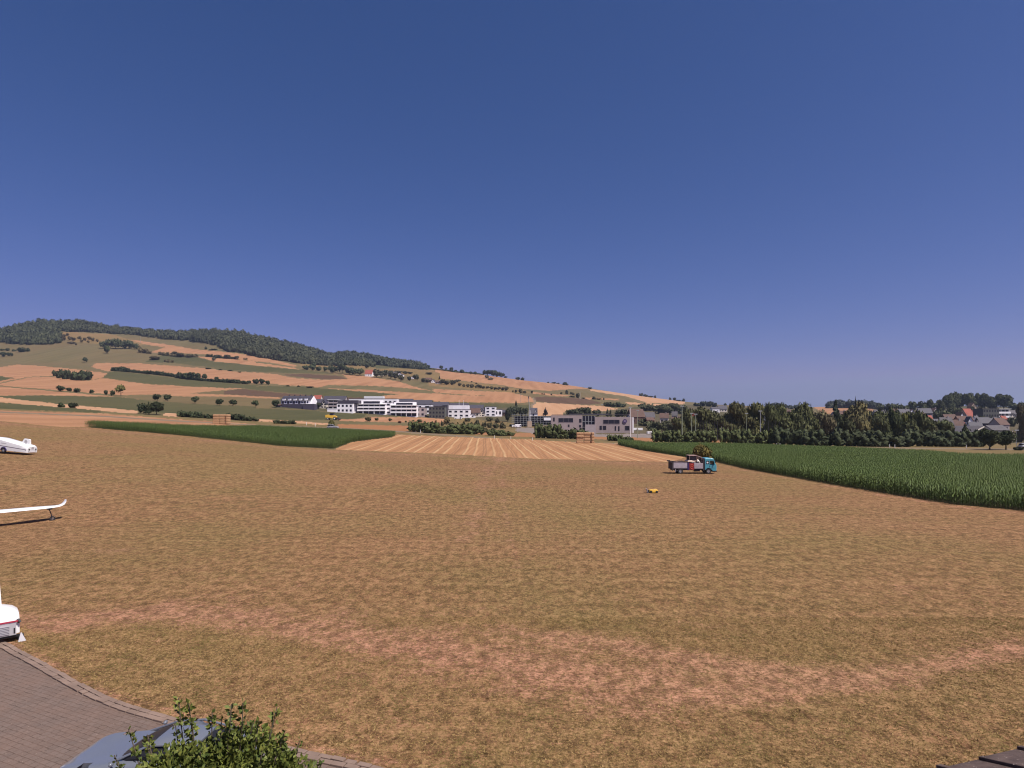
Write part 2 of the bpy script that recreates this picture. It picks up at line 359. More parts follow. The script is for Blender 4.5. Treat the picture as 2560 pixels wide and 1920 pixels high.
FIELDS = [   # (class, name, label, polygons) — later ones lie on top
 ('village','village_ground','grey green built-up ground of the village on the rise at right', [[(1640,1010),(1760,1014),(2000,1024),(2045,1040),(2190,1042),(2230,1018),(2400,1010),(4200,1005),(4200,1118),(1980,1110),(1580,1098),(1260,1072),(1180,1052),(1250,1040),(1500,1030),(1560,1022)],
   [(690,1000),(760,985),(1000,998),(1230,1012),(1330,1018),(1330,1050),(1190,1046),(960,1040),(760,1024),(680,1020)]]),
 ('stubble','stubble_field','pale field on the left slope above the dark grove', [c1([(-400,560),(0,548),(150,522),(480,545),(800,580),(935,600),(900,632),(800,655),(470,622),(250,628),(0,680),(-400,720)])]),
 ('crop_green','crop_field','small green wedge at the left edge of the hillside', [c1([(-300,620),(0,625),(130,640),(0,665),(-300,700)])]),
 ('stubble','stubble_field','curved stubble field below the grove with a line of small trees', [c1([(-400,730),(0,690),(250,634),(470,628),(780,662),(890,640),(1250,690),(1700,716),(2100,730),(1560,778),(1060,788),(500,745),(0,705),(-400,720)]),
    c1([(-400,735),(0,714),(500,757),(1060,806),(1240,830),(1050,803),(350,788),(0,793),(-400,800)])]),
 ('crop_green','crop_field','long dark green strip across the middle of the left slope', [c1([(935,590),(1000,580),(1530,640),(2100,696),(2212,700),(2212,722),(2100,728),(1700,714),(1250,687),(895,635)]), c2([(0,478),(260,492),(310,497),(165,513),(0,520)]),
    c2([(180,522),(330,500),(560,505),(780,515),(900,530),(1180,550),(1530,570),(1380,582),(1300,605),(880,600),(700,575),(240,532)])]),
 ('plough','ploughed_field','brown ploughed strip left of the white row of houses', [c2([(0,545),(170,527),(480,560),(750,585),(1300,607),(1270,640),(800,600),(480,598),(0,572)])]),
 ('stubble','stubble_field','thin pale strip above the single trees left of the houses', [c2([(-460,560),(0,575),(480,600),(480,613),(0,592),(-460,590)])]),
 ('stubble','stubble_field','long pale field between the two hedgerows on the left slope', [c1([(790,545),(820,510),(1200,512),(1700,550),(2212,600),(2212,685),(1960,655),(1750,645),(1530,612),(1150,580),(975,570),(935,585)]),
    c2([(0,372),(300,385),(450,400),(640,435),(880,447),(1075,442),(1020,402),(910,393),(1230,415),(1500,460),(1700,520),(1870,560),(2212,582),(2212,645),(2000,636),(1330,610),(1380,583),(1530,572),(1180,548),(780,512),(700,500),(600,500),(400,480),(0,450)])]),
 ('meadow','meadow_strip','narrow brown green strip inside the long pale hillside field', [c2([(850,505),(900,492),(1350,502),(1700,530),(2000,577),(1700,562),(1200,532),(800,517)]), c2([(1230,416),(1500,461),(1700,521),(1870,561),(2100,575),(1850,545),(1650,490),(1500,440)])]),
 ('plough','ploughed_field','dark brown tapering strip in the middle of the hillside', [c2([(500,402),(700,396),(1000,416),(1073,440),(880,444),(640,422)])]),
 ('crop_green','crop_field','green field between the two hedges high on the left slope', [c1([(1240,500),(1330,470),(1400,440),(1700,460),(1850,500),(2212,527),(2212,580),(1800,545),(1500,510)]), c2([(-80,300),(200,320),(620,358),(900,382),(905,395),(600,390),(200,375),(-80,352)])]),
 ('stubble','stubble_field','pale field right below the wooded ridge', [c1([(1120,308),(1400,343),(1700,393),(1920,413),(2212,448),(2212,475),(2000,460),(1800,440),(1660,427),(1400,427),(1300,415),(1430,372),(1260,350)]),
    c2([(0,212),(276,245),(500,290),(640,328),(600,333),(420,302),(130,272),(0,262)])]),
 ('stubble','stubble_field','second narrow pale strip below the wooded ridge', [c1([(1670,448),(1850,465),(2212,495),(2212,524),(1850,495)]), c2([(0,266),(200,290),(400,315),(600,342),(650,357),(300,327),(0,297)])]),
 ('dry_meadow','dry_meadow','dry scrubby meadow with scattered small trees under the left wood', [c1([(480,235),(740,250),(1000,268),(1120,308),(1250,348),(1180,370),(870,345),(640,330),(520,290)])]),
 ('dry_meadow','dry_meadow','dry grass above the hillside farm', [c2([(640,300),(930,330),(1060,310),(1320,345),(1280,380),(900,340),(660,330)]), c2([(1300,360),(1500,345),(1820,365),(2212,420),(2212,470),(1700,430),(1400,380)])]),
 ('crop_green','crop_field','light green field below the small far wooded knoll', [c2([(1090,300),(1300,292),(1600,325),(1830,355),(1820,365),(1500,347),(1330,348),(1180,325)])]),
 ('stubble','stubble_field','pale field on the skyline right of the knoll', [c2([(1820,358),(1850,345),(2212,398),(2212,455),(2000,430),(1830,380)]), c3([(0,145),(400,197),(650,225),(1200,295),(1290,320),(1180,317),(950,335),(740,322),(500,282),(0,228)])]),
 ('dry_meadow','dry_meadow','dry strip with a row of small round trees', [c3([(-100,225),(0,235),(500,287),(740,330),(800,360),(600,350),(0,300),(-100,290)])]),
 ('stubble','stubble_field','broad pale field above the right end of the white houses', [c3([(-60,318),(0,322),(600,347),(790,392),(820,432),(690,440),(0,430),(-60,425)])]),
 ('meadow','meadow_strip','thin dark strip across the broad pale field', [c3([(-60,348),(200,368),(420,378),(200,374),(-60,356)])]),
 ('crop_green','crop_field','dark green band behind the white flat-roofed house', [c3([(-250,425),(0,433),(250,437),(780,457),(780,492),(560,482),(260,476),(-250,445)])]),
 ('stubble_pale','stubble_field','pale striped field behind the dark pointed tree', [c3([(820,432),(1050,447),(1400,467),(1545,490),(1400,512),(1200,500),(1090,500),(1050,560),(840,560),(780,500)])]),
 ('plough','ploughed_field','dark band right of the hillside lane', [c3([(800,393),(900,385),(1250,402),(1400,440),(1300,455),(1000,443),(825,424)])]),
 ('stubble','stubble_field','small pale patch with tiny bushes beside the hillside lane', [c3([(800,345),(1000,365),(1150,377),(1050,385),(800,360)]), c3([(1250,393),(1550,405),(1540,417),(1260,407)])]),
 ('stubble_pale','stubble_field','pale field edge on the right part of the skyline', [c3([(1290,320),(1400,333),(1700,363),(1880,393),(2120,433),(2100,452),(1800,440),(1600,382),(1300,337)]), c3([(1600,432),(1930,452),(1880,467),(1620,450)])]),
 ('stubble','stubble_field','pink stubble field on the far rise at right', [c5([(-130,335),(0,332),(540,350),(540,470),(30,450),(-60,380)]), c4([(820,240),(910,285),(1060,270),(1060,315),(880,330),(790,300)])]),
 ('road','lane','grey lane climbing between the hillside fields', [c3([(795,395),(815,395),(835,435),(800,470),(790,520),(770,520),(785,460),(815,432)])]),
 ('crop_green','crop_field','long green field in front of the single trees and the row of houses', [c1([(-400,800),(0,795),(350,790),(1060,805),(1250,832),(1640,860),(2212,886),(2212,990),(2000,975),(1830,962),(1420,942),(1190,922),(1000,902),(500,862),(0,807),(-400,790)]),
    c2([(0,690),(250,692),(780,712),(890,727),(1250,742),(1180,780),(990,787),(700,797),(250,787),(50,767),(0,767)])]),
 ('stubble_pale','stubble_field','narrow pale strip in front of the long green field', [c1([(-400,785),(0,807),(500,862),(1190,922),(1190,950),(600,903),(0,852),(-400,830)]), c1([(1420,942),(1570,952),(1560,977),(1410,967)]), c2([(235,785),(700,808),(900,825),(900,842),(560,832),(235,812)])]),
 ('crop_green','crop_field','narrow strip of dark green crop at the left edge', [c1([(-400,830),(0,850),(500,890),(870,920),(860,945),(0,915),(-400,900)])]),
 ('verge','verge','grassy brown verge between the road and the fields', [[(-600,985),(0,1022),(250,1032),(700,1056),(1100,1078),(1300,1092),(1500,1101),(1700,1104),(2000,1106),(4000,1116),(4000,1150),(2560,1153),(2400,1151),(2300,1141),(2000,1124),(1700,1120),(1500,1113),(1300,1104),(1100,1094),(980,1090),(600,1066),(250,1045),(-600,1020)],
    c3([(0,560),(520,600),(880,640),(860,745),(0,690),(-100,640)]), [(1560,1088),(1860,1092),(1860,1108),(1560,1106)]]),
 ('stubble','stubble_field','broad pale field directly behind the left end of the airfield', [c1([(-400,900),(0,920),(860,945),(1480,992),(2212,1037),(2212,1050),(1900,1055),(850,1050),(720,1070),(500,1075),(0,1020),(-400,990)])]),
 ('stubble_brown','stubble_field','orange brown field behind the road right of the silver car', [c2([(980,830),(1300,838),(1810,850),(1810,902),(1450,887),(990,862)]), c3([(300,692),(860,702),(860,740),(300,712)]), c3([(1220,702),(1870,742),(1870,772),(1300,752)]), c4([(0,530),(140,535),(140,572),(0,572)]), c4([(605,553),(740,560),(740,595),(605,590)])]),
 ('stubble','stubble_field','pale strip in front of the white apartment blocks', [c2([(1000,790),(1180,783),(1250,768),(1700,773),(1930,788),(1900,828),(1660,816),(1300,811),(990,802)])]),
 ('forecourt','forecourt','grey paved forecourt of the school building', [[(1290,1068),(1380,1072),(1500,1086),(1610,1084),(1700,1090),(1690,1096),(1560,1093),(1380,1090),(1290,1078)]]),
 ('road','road','narrow country road passing behind the airfield', [[(-600,1000),(0,1029),(250,1039),(500,1054),(700,1064),(925,1073),(1100,1085),(1300,1099),(1500,1107),(1700,1110),(2000,1116),(2560,1122),(4000,1130),(4000,1133.5),(2560,1125.5),(2000,1118),(1700,1112),(1500,1109),(1300,1102),(1100,1088),(925,1076),(700,1067),(500,1057),(250,1042),(0,1032),(-600,1003)]]),
 ('swath','stubble_field','harvested field with pale straw swaths behind the airfield', [[(994,1086),(1100,1091),(1331,1099),(1441,1106),(1545,1109),(1600,1125),(1715,1143),(1679,1157),(1500,1154),(1340,1149),(1100,1138),(900,1130),(835,1124),(880,1105),(980,1091)]]),
 ('maize_soil','maize_soil','soil under the tall maize behind the airfield', [MZ_R, MZ_L]),
 ('air','airfield','dry mown grass airfield with worn bare tracks', [AIR]),
]
# field id per terrain cell
fid = np.full(cPX.shape, -1)
cPXw = cPX + 1.2*np.sin(cPY*1.7) ; cPYw = cPY + .35*np.sin(cPX*.31) + .25*np.sin(cPX*.077)
for i, (cls, nm, lb, polys) in enumerate(FIELDS):
    for pl in polys:
        m = inpoly(cPXw if cls != 'air' else cPX, cPYw if cls not in ('air', 'road') else cPY, pl)
        fid[m & ~beyond] = i
fid[:6][:] = len(FIELDS)-1

# swath field: pairs of straw windrows run along the field
def swath_mat():
    m, t, p = node_mat('swath_stubble'); g = NT(t); P = g.pos()
    s = g.n('ShaderNodeSeparateXYZ'); g.put(s.inputs[0], P)
    wob = g.math('MULTIPLY', g.math('SUBTRACT', g.noise(g.mapping(P, (.02,.05,1)), 1, 2), .5), .9)
    x = g.math('ADD', g.math('ADD', s.outputs[0], g.math('MULTIPLY', s.outputs[1], .045)), wob)
    u = g.math('ABSOLUTE', g.math('SUBTRACT', g.math('MODULO', g.math('ADD', x, 640.0), 6.4), 3.2))
    w = g.math('ABSOLUTE', g.math('SUBTRACT', u, 1.1))
    line = g.rng(w, .12, .40, 1, 0)
    fn = g.noise(P, 1.2, 5, .7); st = g.noise(g.mapping(P, (1.6, .03, 1)), 1, 3)
    base = g.mix(g.rng(st, .35, .65), (.50,.258,.125,1), (.36,.170,.078,1))
    base = g.mix(g.rng(fn, .35, .65, 0, .4), base, (.52,.31,.16,1))
    patch = g.noise(g.mapping(P, (.05, .02, 1)), 1, 3)
    f = g.math('MULTIPLY', line, g.rng(g.noise(P, .8, 4, .7), .3, .6, .35, 1))
    f = g.math('MULTIPLY', f, g.rng(patch, .35, .55, .45, 1))
    col = g.mix(f, base, (.63,.41,.215,1))
    trk = g.rng(g.math('ABSOLUTE', g.math('SUBTRACT', u, 2.9)), .08, .25, .5, 0)
    col = g.mix(trk, col, (.24,.13,.07,1))
    g.put(p.inputs['Base Color'], col); p.inputs['Roughness'].default_value = .95; p.inputs['Specular IOR Level'].default_value = .1
    g.put(p.inputs['Base Color'], g.mix(1.0, col, (.68,.68,.68,1), 'MULTIPLY'))
    g.put(p.inputs['Normal'], g.bump(line, .5, .2))
    return m
M['swath'] = swath_mat(); M['road'] = M['asphalt']

def air_mat():
    m, t, p = node_mat('airfield_grass'); g = NT(t); P = g.pos()
    at_ = g.n('ShaderNodeAttribute', attribute_name='wear'); wear = at_.outputs['Fac']
    # mowing streaks lie roughly across the field, clumps and tufts of every size lie over them
    big = g.noise(P, .06, 4, .6); mid = g.noise(P, .55, 4, .65); tuft = g.noise(g.mapping(P, (1,1.6,1)), 7.0, 6, .72); fine = g.noise(P, 34.0, 4, .7)
    far1 = g.noise(g.mapping(P, (.05, .85, 1), (0, 0, R(24))), 1, 4, .6); far2 = g.noise(g.mapping(P, (2.4, 1.0, 1), (0, 0, R(-4))), 1, 6, .85); far3 = g.noise(g.mapping(P, (6.0, 2.6, 1)), 1, 5, .85)
    a = g.math('ADD', g.math('ADD', g.math('MULTIPLY', far1, .17), g.math('MULTIPLY', far2, .40)), g.math('MULTIPLY', far3, .43))
    col = g.mix(g.rng(a, .43, .57), (.140,.086,.038,1), (.345,.218,.112,1))
    ol = g.math('ADD', g.math('ADD', g.math('MULTIPLY', big, .45), g.math('MULTIPLY', mid, .25)), g.math('MULTIPLY', far2, .30))
    col = g.mix(g.rng(ol, .47, .60, 0, .6), col, g.mix(g.rng(far3, .4, .6), (.115,.095,.034,1), (.225,.180,.072,1)))
    col = g.mix(g.rng(tuft, .50, .60, 0, .7), col, (.37,.235,.118,1))
    col = g.mix(g.rng(tuft, .48, .39, 0, .85), col, (.083,.053,.020,1))
    col = g.mix(g.rng(fine, .52, .70, 0, .4), col, (.42,.28,.14,1))
    # worn soil shows where the wear is high, broken up by surviving tufts
    wm = g.math('ADD', wear, g.math('MULTIPLY', g.math('SUBTRACT', mid, .5), 2.6))
    wm = g.math('ADD', wm, g.math('MULTIPLY', g.math('SUBTRACT', g.noise(g.mapping(P, (1,2.2,1)), 2.2, 5, .75), .5), 1.6))
    wm = g.math('ADD', wm, g.math('MULTIPLY', g.math('SUBTRACT', tuft, .5), 1.6))
    wf = g.rng(wm, .34, .90, 0, .9)
    soil = g.mix(g.rng(g.noise(P, 2.2, 5, .7), .35, .65), (.35,.198,.122,1), (.47,.275,.175,1))
    soil = g.mix(g.rng(g.noise(g.mapping(P, (1,1.5,1)), 7, 5, .75), .50, .42, 0, .85), soil, (.12,.066,.03,1))
    col = g.mix(wf, col, soil)
    g.put(p.inputs['Base Color'], col); p.inputs['Roughness'].default_value = .95; p.inputs['Specular IOR Level'].default_value = .1
    hue = g.noise(g.mapping(P, (1.5, .8, 1)), 1.6, 4, .7)
    col = g.mix(g.rng(hue, .52, .68, 0, .4), col, (.28,.140,.082,1))
    col = g.mix(g.rng(hue, .46, .34, 0, .45), col, (.17,.13,.05,1))
    g.put(p.inputs['Base Color'], col)
    fr = g.noise(g.mapping(P, (1.3, 1.0, 1)), 1.5, 8, .92)
    col = g.mix(1.0, col, g.mix(g.rng(fr, .45, .55), (.46,.44,.41,1), (1.10,1.06,1.04,1)), 'MULTIPLY')
    g.put(p.inputs['Base Color'], col)
    spk = g.noise(g.mapping(P, (.55,1.0,1)), 5.5, 4, .8)
    col = g.mix(g.math('MULTIPLY', g.rng(spk, .56, .64, 0, .8), g.rng(wear, .15, .5)), col, (.10,.062,.028,1))
    g.put(p.inputs['Base Color'], g.mix(1.0, col, g.mix(g.rng(g.noise(P, .03, 3, .6), .42, .58), (1.0,.92,.94,1), (.93,.94,.88,1)), 'MULTIPLY'))
    hgt = g.math('ADD', g.math('MULTIPLY', tuft, 1.0), g.math('MULTIPLY', fine, .35))
    g.put(p.inputs['Normal'], g.bump(hgt, .8, .05))
    return m
M['air'] = air_mat()

# wear: a broad curved track in front, a few fainter ones
tx = np.array([-400,0,120,420,600,800,1000,1200,1400,1600,1800,2000,2200,2400,2560,3200]); ty = np.array([1530,1545,1560,1528,1548,1577,1612,1645,1682,1712,1726,1716,1688,1650,1622,1560])
tw = np.array([10,14,26,34,42,50,62,80,94,90,72,56,46,38,34,26])
def wear_at(px, py):
    w = .95*np.exp(-(np.abs(py-np.interp(px, tx, ty))/np.interp(px, tx, tw))**2.2)
    w += .62*np.exp(-(np.abs(py-np.interp(px, [1100,1500,1800,2100,2560], [1560,1600,1660,1700,1710]))/24)**2)*np.clip((px-1150)/250, 0, 1)*np.clip((2250-px)/250, 0, 1)
    w += .55*np.exp(-(np.abs(px-np.interp(py, [1140,1180,1280,1400], [1262,1215,1192,1150]))/np.interp(py, [1140,1400], [16,40]))**2)*(py < 1360)
    w += .45*np.exp(-(np.abs(px-np.interp(py, [1140,1180,1280,1400], [1290,1255,1262,1290]))/np.interp(py, [1140,1400], [7,14]))**2)*(py < 1420)
    for x, y_, rx, ry, s in ((150,1568,70,14,.75),(430,1600,60,10,.4),(900,1690,90,14,.5),(1750,1560,120,14,.35),(640,1470,120,14,.3),(2300,1470,160,14,.3),(1000,1800,90,10,.35),(2480,1860,60,14,.4),(260,1380,120,10,.35),(1500,1380,160,8,.3)):
        w += s*np.exp(-((px-x)/rx)**2-((py-y_)/ry)**2)
    e = np.interp(px, [0,100,200,300,420,560,700,960], [1596,1640,1700,1746,1776,1816,1852,1905])
    w += .75*np.exp(-((py-e)/12)**2)*(px < 1000)
    w += .6*np.exp(-((py-np.interp(px, *zip(*EDGE))-5)/4)**2)
    return w
vPX = np.broadcast_to(pxs, GXX.shape); WEAR = wear_at(vPX, PYY)

allv = np.stack([GXX, GYY, GZZ], -1).reshape(-1, 3)
idx = np.arange(NR*NC).reshape(NR, NC)
quads = np.stack([idx[:-1,:-1], idx[:-1,1:], idx[1:,1:], idx[1:,:-1]], -1).reshape(-1, 4)
ff = fid.reshape(-1)
for i in range(-1, len(FIELDS)):
    q = quads[ff == i]
    if not len(q): continue
    used, inv = np.unique(q, return_inverse=True)
    if i < 0: nm, cls, lb = 'hills', 'meadow', 'olive brown meadow slopes of the hill'
    else: cls, nm, lb, _ = FIELDS[i]
    if cls == 'air': nm = 'ground'
    me = np_mesh(nm, allv[used], inv.reshape(-1, 4), M[cls], smooth=True)
    o = bpy.data.objects.new(nm, me); C.objects.link(o); tag(o, lb, nm.replace('_', ' '), kind='structure')
    if cls == 'air':
        a_ = me.attributes.new('wear', 'FLOAT', 'POINT'); a_.data.foreach_set('value', WEAR.reshape(-1)[used].astype(np.float32))
        ground_me = me
# ground behind the camera
b = MB(); b.add([(-3000,-400,0),(3000,-400,0),(3000,8,0),(-3000,8,0)], [(0,1,2,3)]); b.add([(-9000,-3000,-90),(9000,-3000,-90),(9000,9500,-90),(-9000,9500,-90)], [(0,1,2,3)])
tag(b.build('terrain', M['dry_meadow']), 'plain dry ground round the place', 'ground', kind='structure')

# ------------------------------------------------------------------ paved yard
def flat(px, py): Y = H*F/(py-HY); return ((px-CX)/F*Y, Y)
PE = [(-400,1490),(-200,1535),(0,1600),(30,1618),(100,1655),(200,1712),(300,1760),(420,1795),(560,1832),(700,1868),(800,1888),(960,1925),(1200,1985)]
PW = [flat(*p) for p in PE]
# smooth the edge into a fine polyline
def resample(P, step):
    P = np.array(P); s = np.concatenate([[0], np.cumsum(np.linalg.norm(np.diff(P, axis=0), axis=1))])
    t = np.arange(0, s[-1], step); return np.stack([np.interp(t, s, P[:,0]), np.interp(t, s, P[:,1])], -1)
PL = resample(PW, .2); k = np.ones(9)/9
PLs = np.stack([np.convolve(np.pad(PL[:,i], 4, mode='edge'), k, 'valid') for i in (0, 1)], -1)
ring = [tuple(p) for p in PLs] + [(6, 3.2), (-60, 3.2), (-60, PLs[0][1])]
bm = bmesh.new(); vv = [bm.verts.new((x, y, .006)) for x, y in ring]; bm.faces.new(vv); bmesh.ops.triangulate(bm, faces=bm.faces)
me = bpy.data.meshes.new('paving'); bm.to_mesh(me); bm.free()
def paving_mat():
    m, t, p = node_mat('paving'); g = NT(t); P = g.pos()
    wv = g.n('ShaderNodeVectorMath', operation='ADD')
    nz = g.n('ShaderNodeTexNoise'); g.put(nz.inputs['Vector'], P); nz.inputs['Scale'].default_value = 5.0
    sc = g.n('ShaderNodeVectorMath', operation='SCALE'); g.put(sc.inputs[0], nz.outputs['Color']); sc.inputs[3].default_value = .035
    g.put(wv.inputs[0], P); g.put(wv.inputs[1], sc.outputs[0])
    v = g.mapping(wv.outputs[0], (1,1,1), (0,0,R(24)))
    br = g.n('ShaderNodeTexBrick'); g.put(br.inputs['Vector'], v); br.offset = .5
    for k_, q in (('Scale', 1.0), ('Mortar Size', .009), ('Mortar Smooth', .3), ('Brick Width', .205), ('Row Height', .15), ('Bias', 0.0)): br.inputs[k_].default_value = q
    br.inputs['Color1'].default_value = (.215,.166,.150,1); br.inputs['Color2'].default_value = (.178,.136,.122,1); br.inputs['Mortar'].default_value = (.17,.115,.095,1)
    pt = g.noise(P, .9, 5, .65); fn = g.noise(P, 22, 4, .7); gap = g.noise(P, 3.5, 4, .7)
    # joints stand open and dark only here and there
    jf = g.math('MULTIPLY', br.outputs['Fac'], g.rng(gap, .46, .62, .0, .75))
    col = g.mix(g.rng(pt, .35, .65, 0, .5), br.outputs['Color'], (.26,.165,.13,1))
    col = g.mix(g.rng(fn, .4, .65, 0, .3), col, (.13,.085,.07,1))
    col = g.mix(jf, col, (.055,.035,.022,1))
    sp = g.rng(g.noise(P, 13, 2, .5), .70, .74, 0, .6); col = g.mix(sp, col, (.46,.36,.3,1))
    col = g.mix(1.0, col, (.72,.70,.66,1), 'MULTIPLY')
    g.put(p.inputs['Base Color'], col); p.inputs['Roughness'].default_value = .9; p.inputs['Specular IOR Level'].default_value = .25
    g.put(p.inputs['Normal'], g.bump(g.math('SUBTRACT', fn, g.math('MULTIPLY', br.outputs['Fac'], 1.2)), .6, .012))
    return m
me.materials.append(paving_mat()); o = bpy.data.objects.new('paving', me); C.objects.link(o)
tag(o, 'reddish grey paved yard of small concrete stones', 'paving', kind='structure')
# kerb: two rows of larger edging stones with open joints
M['edging'] = mat('edging', A(.19,.13,.10), .9, noise=.22, nscale=1.5, bump=.3)
M['joint'] = mat('joint', A(.05,.04,.018), .95, noise=.4, nscale=4)
PL2 = resample(PLs, .34); b = MB(); b.mi = 0; rng = random.Random(4)
for i in range(len(PL2)-1):
    p0, p1 = Vector(PL2[i]), Vector(PL2[i+1]); dd = (p1-p0).normalized(); nn = Vector((dd.y, -dd.x))
    if nn.y > 0: nn = -nn
    for r_, (off, w) in enumerate(((.04,.14),(.20,.15))):
        q = (p0+p1)/2 + nn*(off + rng.uniform(-.012,.012)) + (dd*.12 if r_ else dd*0)
        ang = math.atan2(dd.y, dd.x) + rng.uniform(-.05,.05)
        b.obox((q.x, q.y, .012+rng.uniform(-.006,.01)), (.32 if rng.random() > .1 else .25, w, .07), Matrix.Rotation(ang, 3, 'Z'))
o = b.build('kerb', M['edging'], bevel=.008); tag(o, 'double row of edging stones between yard and grass', 'kerb', kind='structure')

# ------------------------------------------------------------------ trees
npr = np.random.default_rng(7)
def ico(sub):
    bm = bmesh.new(); bmesh.ops.create_icosphere(bm, subdivisions=sub, radius=1.0)
    v = np.array([x.co[:] for x in bm.verts]); f = np.array([[a.index for a in q.verts] for q in bm.faces]); bm.free(); return v, f
ICO1, ICO2 = ico(1), ico(2)

def crown_np(kind, n, size, seed, core=ICO1):
    """crown inside a unit box: radius 1 across, height 1 from base 0; returns verts, tris"""
    r = np.random.default_rng(seed); lobes = []
    if kind == 'round':
        lobes.append((0,0,.55,.62,.38))
        for i in range(9):
            a = r.uniform(0, 2*np.pi); rr = r.uniform(.35,.62); z = r.uniform(.25,.82)
            s = r.uniform(.26,.42)*(1.15 - abs(z-.45)*.6); lobes.append((rr*np.cos(a)*(1.1-z*.5), rr*np.sin(a)*(1.1-z*.5), z, s, s*.62))
    elif kind == 'cone':
        for i in range(7):
            z = .06 + i*.135; s = .95*(1-z)**.8*.8 + .06
            for q in range(4 if i < 5 else 1):
                a = r.uniform(0, 2*np.pi); d_ = s*.45 if i < 5 else 0; lobes.append((d_*np.cos(a), d_*np.sin(a), z, s*.62, .10))
    elif kind == 'column':
        for i in range(9):
            z = .08 + i*.105; s = .8*np.sin(np.pi*min(max(z, .12), .93))**.5 + .1; a = r.uniform(0, 2*np.pi)
            lobes.append((.2*np.cos(a), .2*np.sin(a), z, s*.75, .14))
    elif kind == 'full':
        for i in range(15):
            a = i*2.4; z = .14 + .70*((i*.618) % 1); rr = .58*math.sqrt(max(.05, 1-((z-.42)/.60)**2)); s = r.uniform(.30,.40); lobes.append((rr*np.cos(a), rr*np.sin(a), z, s, r.uniform(.15,.20)))
        lobes.append((0,0,.5,.6,.42))
    elif kind == 'bush':
        for i in range(9):
            a = r.uniform(0, 2*np.pi); rr = r.uniform(0,.62); z = r.uniform(.12,.66)*(1-rr*.35)
            s = r.uniform(.3,.45); lobes.append((rr*np.cos(a), rr*np.sin(a), z, s, min(s*.85, z+.12, .33)))
    elif kind == 'hedge':      # a unit of hedge: x -1..1
        for i in range(20):
            x = -0.94 + 1.88*(i//2)/9 + r.uniform(-.05,.05); z = r.uniform(.48,.66) if i % 2 else r.uniform(.22,.36); s = r.uniform(.15,.22)
            lobes.append((x, r.uniform(-.35,.35), z, s, r.uniform(.28,.36)))
    V, T = [], []; c = 0
    for (x, y, z, s, h) in lobes:
        v = core[0].copy(); v = v*(1 + r.uniform(-.16,.16,(len(v),1)))*.86
        ys = s if kind != 'hedge' else .55
        v = v*np.array([s, ys, h]) + np.array([x, y, z]); V.append(v); T.append(core[1] + c); c += len(v)
    L = np.array(lobes); w = L[:,3]*(L[:,3]+L[:,4]); w /= w.sum(); li = r.choice(len(L), n, p=w)
    dr = r.normal(size=(n,3)); dr[:,2] = np.where(r.random(n) < .35, np.abs(dr[:,2]), dr[:,2]); dr /= np.linalg.norm(dr, axis=1)[:,None]
    sc = np.stack([L[li,3], L[li,3] if kind != 'hedge' else np.full(n, .55), L[li,4]], 1)
    p = L[li,:3] + dr*sc*r.uniform(.82,1.16,(n,1))
    keep = p[:,2] > 0.0; p = p[keep]; dr = dr[keep]; n = len(p)
    nrm = dr + r.normal(size=(n,3))*.75; nrm /= np.linalg.norm(nrm, axis=1)[:,None]
    a = np.cross(nrm, r.normal(size=(n,3))); a /= np.linalg.norm(a, axis=1)[:,None]; b_ = np.cross(nrm, a)
    s = size*r.uniform(.6,1.4,(n,1)); a = a*s; b_ = b_*s*r.uniform(.5,.9,(n,1))
    q = np.stack([p-a*.9, p+b_, p+a*1.1, p-b_*.8], 1).reshape(-1,3); ii = np.arange(n)*4 + c
    V.append(q); T.append(np.stack([ii, ii+1, ii+2], 1)); T.append(np.stack([ii, ii+2, ii+3], 1))
    return np.concatenate(V), np.concatenate(T)

def crown_mesh(name, kind, n, size, seed, m, core=ICO1):
    v, t = crown_np(kind, n, size, seed, core); return np_mesh(name, v, t, m)
PRO = {}
for kind in ('round','cone','column','bush','hedge','full'):
    for i in range(3):
        PRO[kind, 'far', i] = crown_mesh('crown', kind, 260, .14, 20+i, M['foliage_far'])
        PRO[kind, 'near', i] = crown_mesh('crown', kind, 2600, .062, 40+i, M['foliage'], ICO2)
def trunk_mesh(seed):
    r = random.Random(seed); b = MB(); p = Vector((0,0,-.1)); rad = .055
    for i in range(4):
        q = p + Vector((r.uniform(-.03,.03), r.uniform(-.03,.03), .22)); b.tube(p, q, rad, rad*.75, 6, False); p = q; rad *= .75
        if i >= 1:
            for k in range(2):
                a = r.uniform(0, 6.28); b.tube(p, p + Vector((math.cos(a)*.28, math.sin(a)*.28, .2)), rad*.7, rad*.25, 5, False)
    me = bpy.data.meshes.new('trunk'); me.from_pydata(b.v, [], b.f); me.materials.append(M['bark']); return me
TRK = [trunk_mesh(i) for i in range(3)]
GREEN = (.066,.076,.030); DARK = (.040,.050,.023); OLIVE = (.105,.100,.036); BLUEG = (.046,.060,.036); BROWNG = (.115,.090,.047); YEL = (.15,.125,.035)
cnt = 0
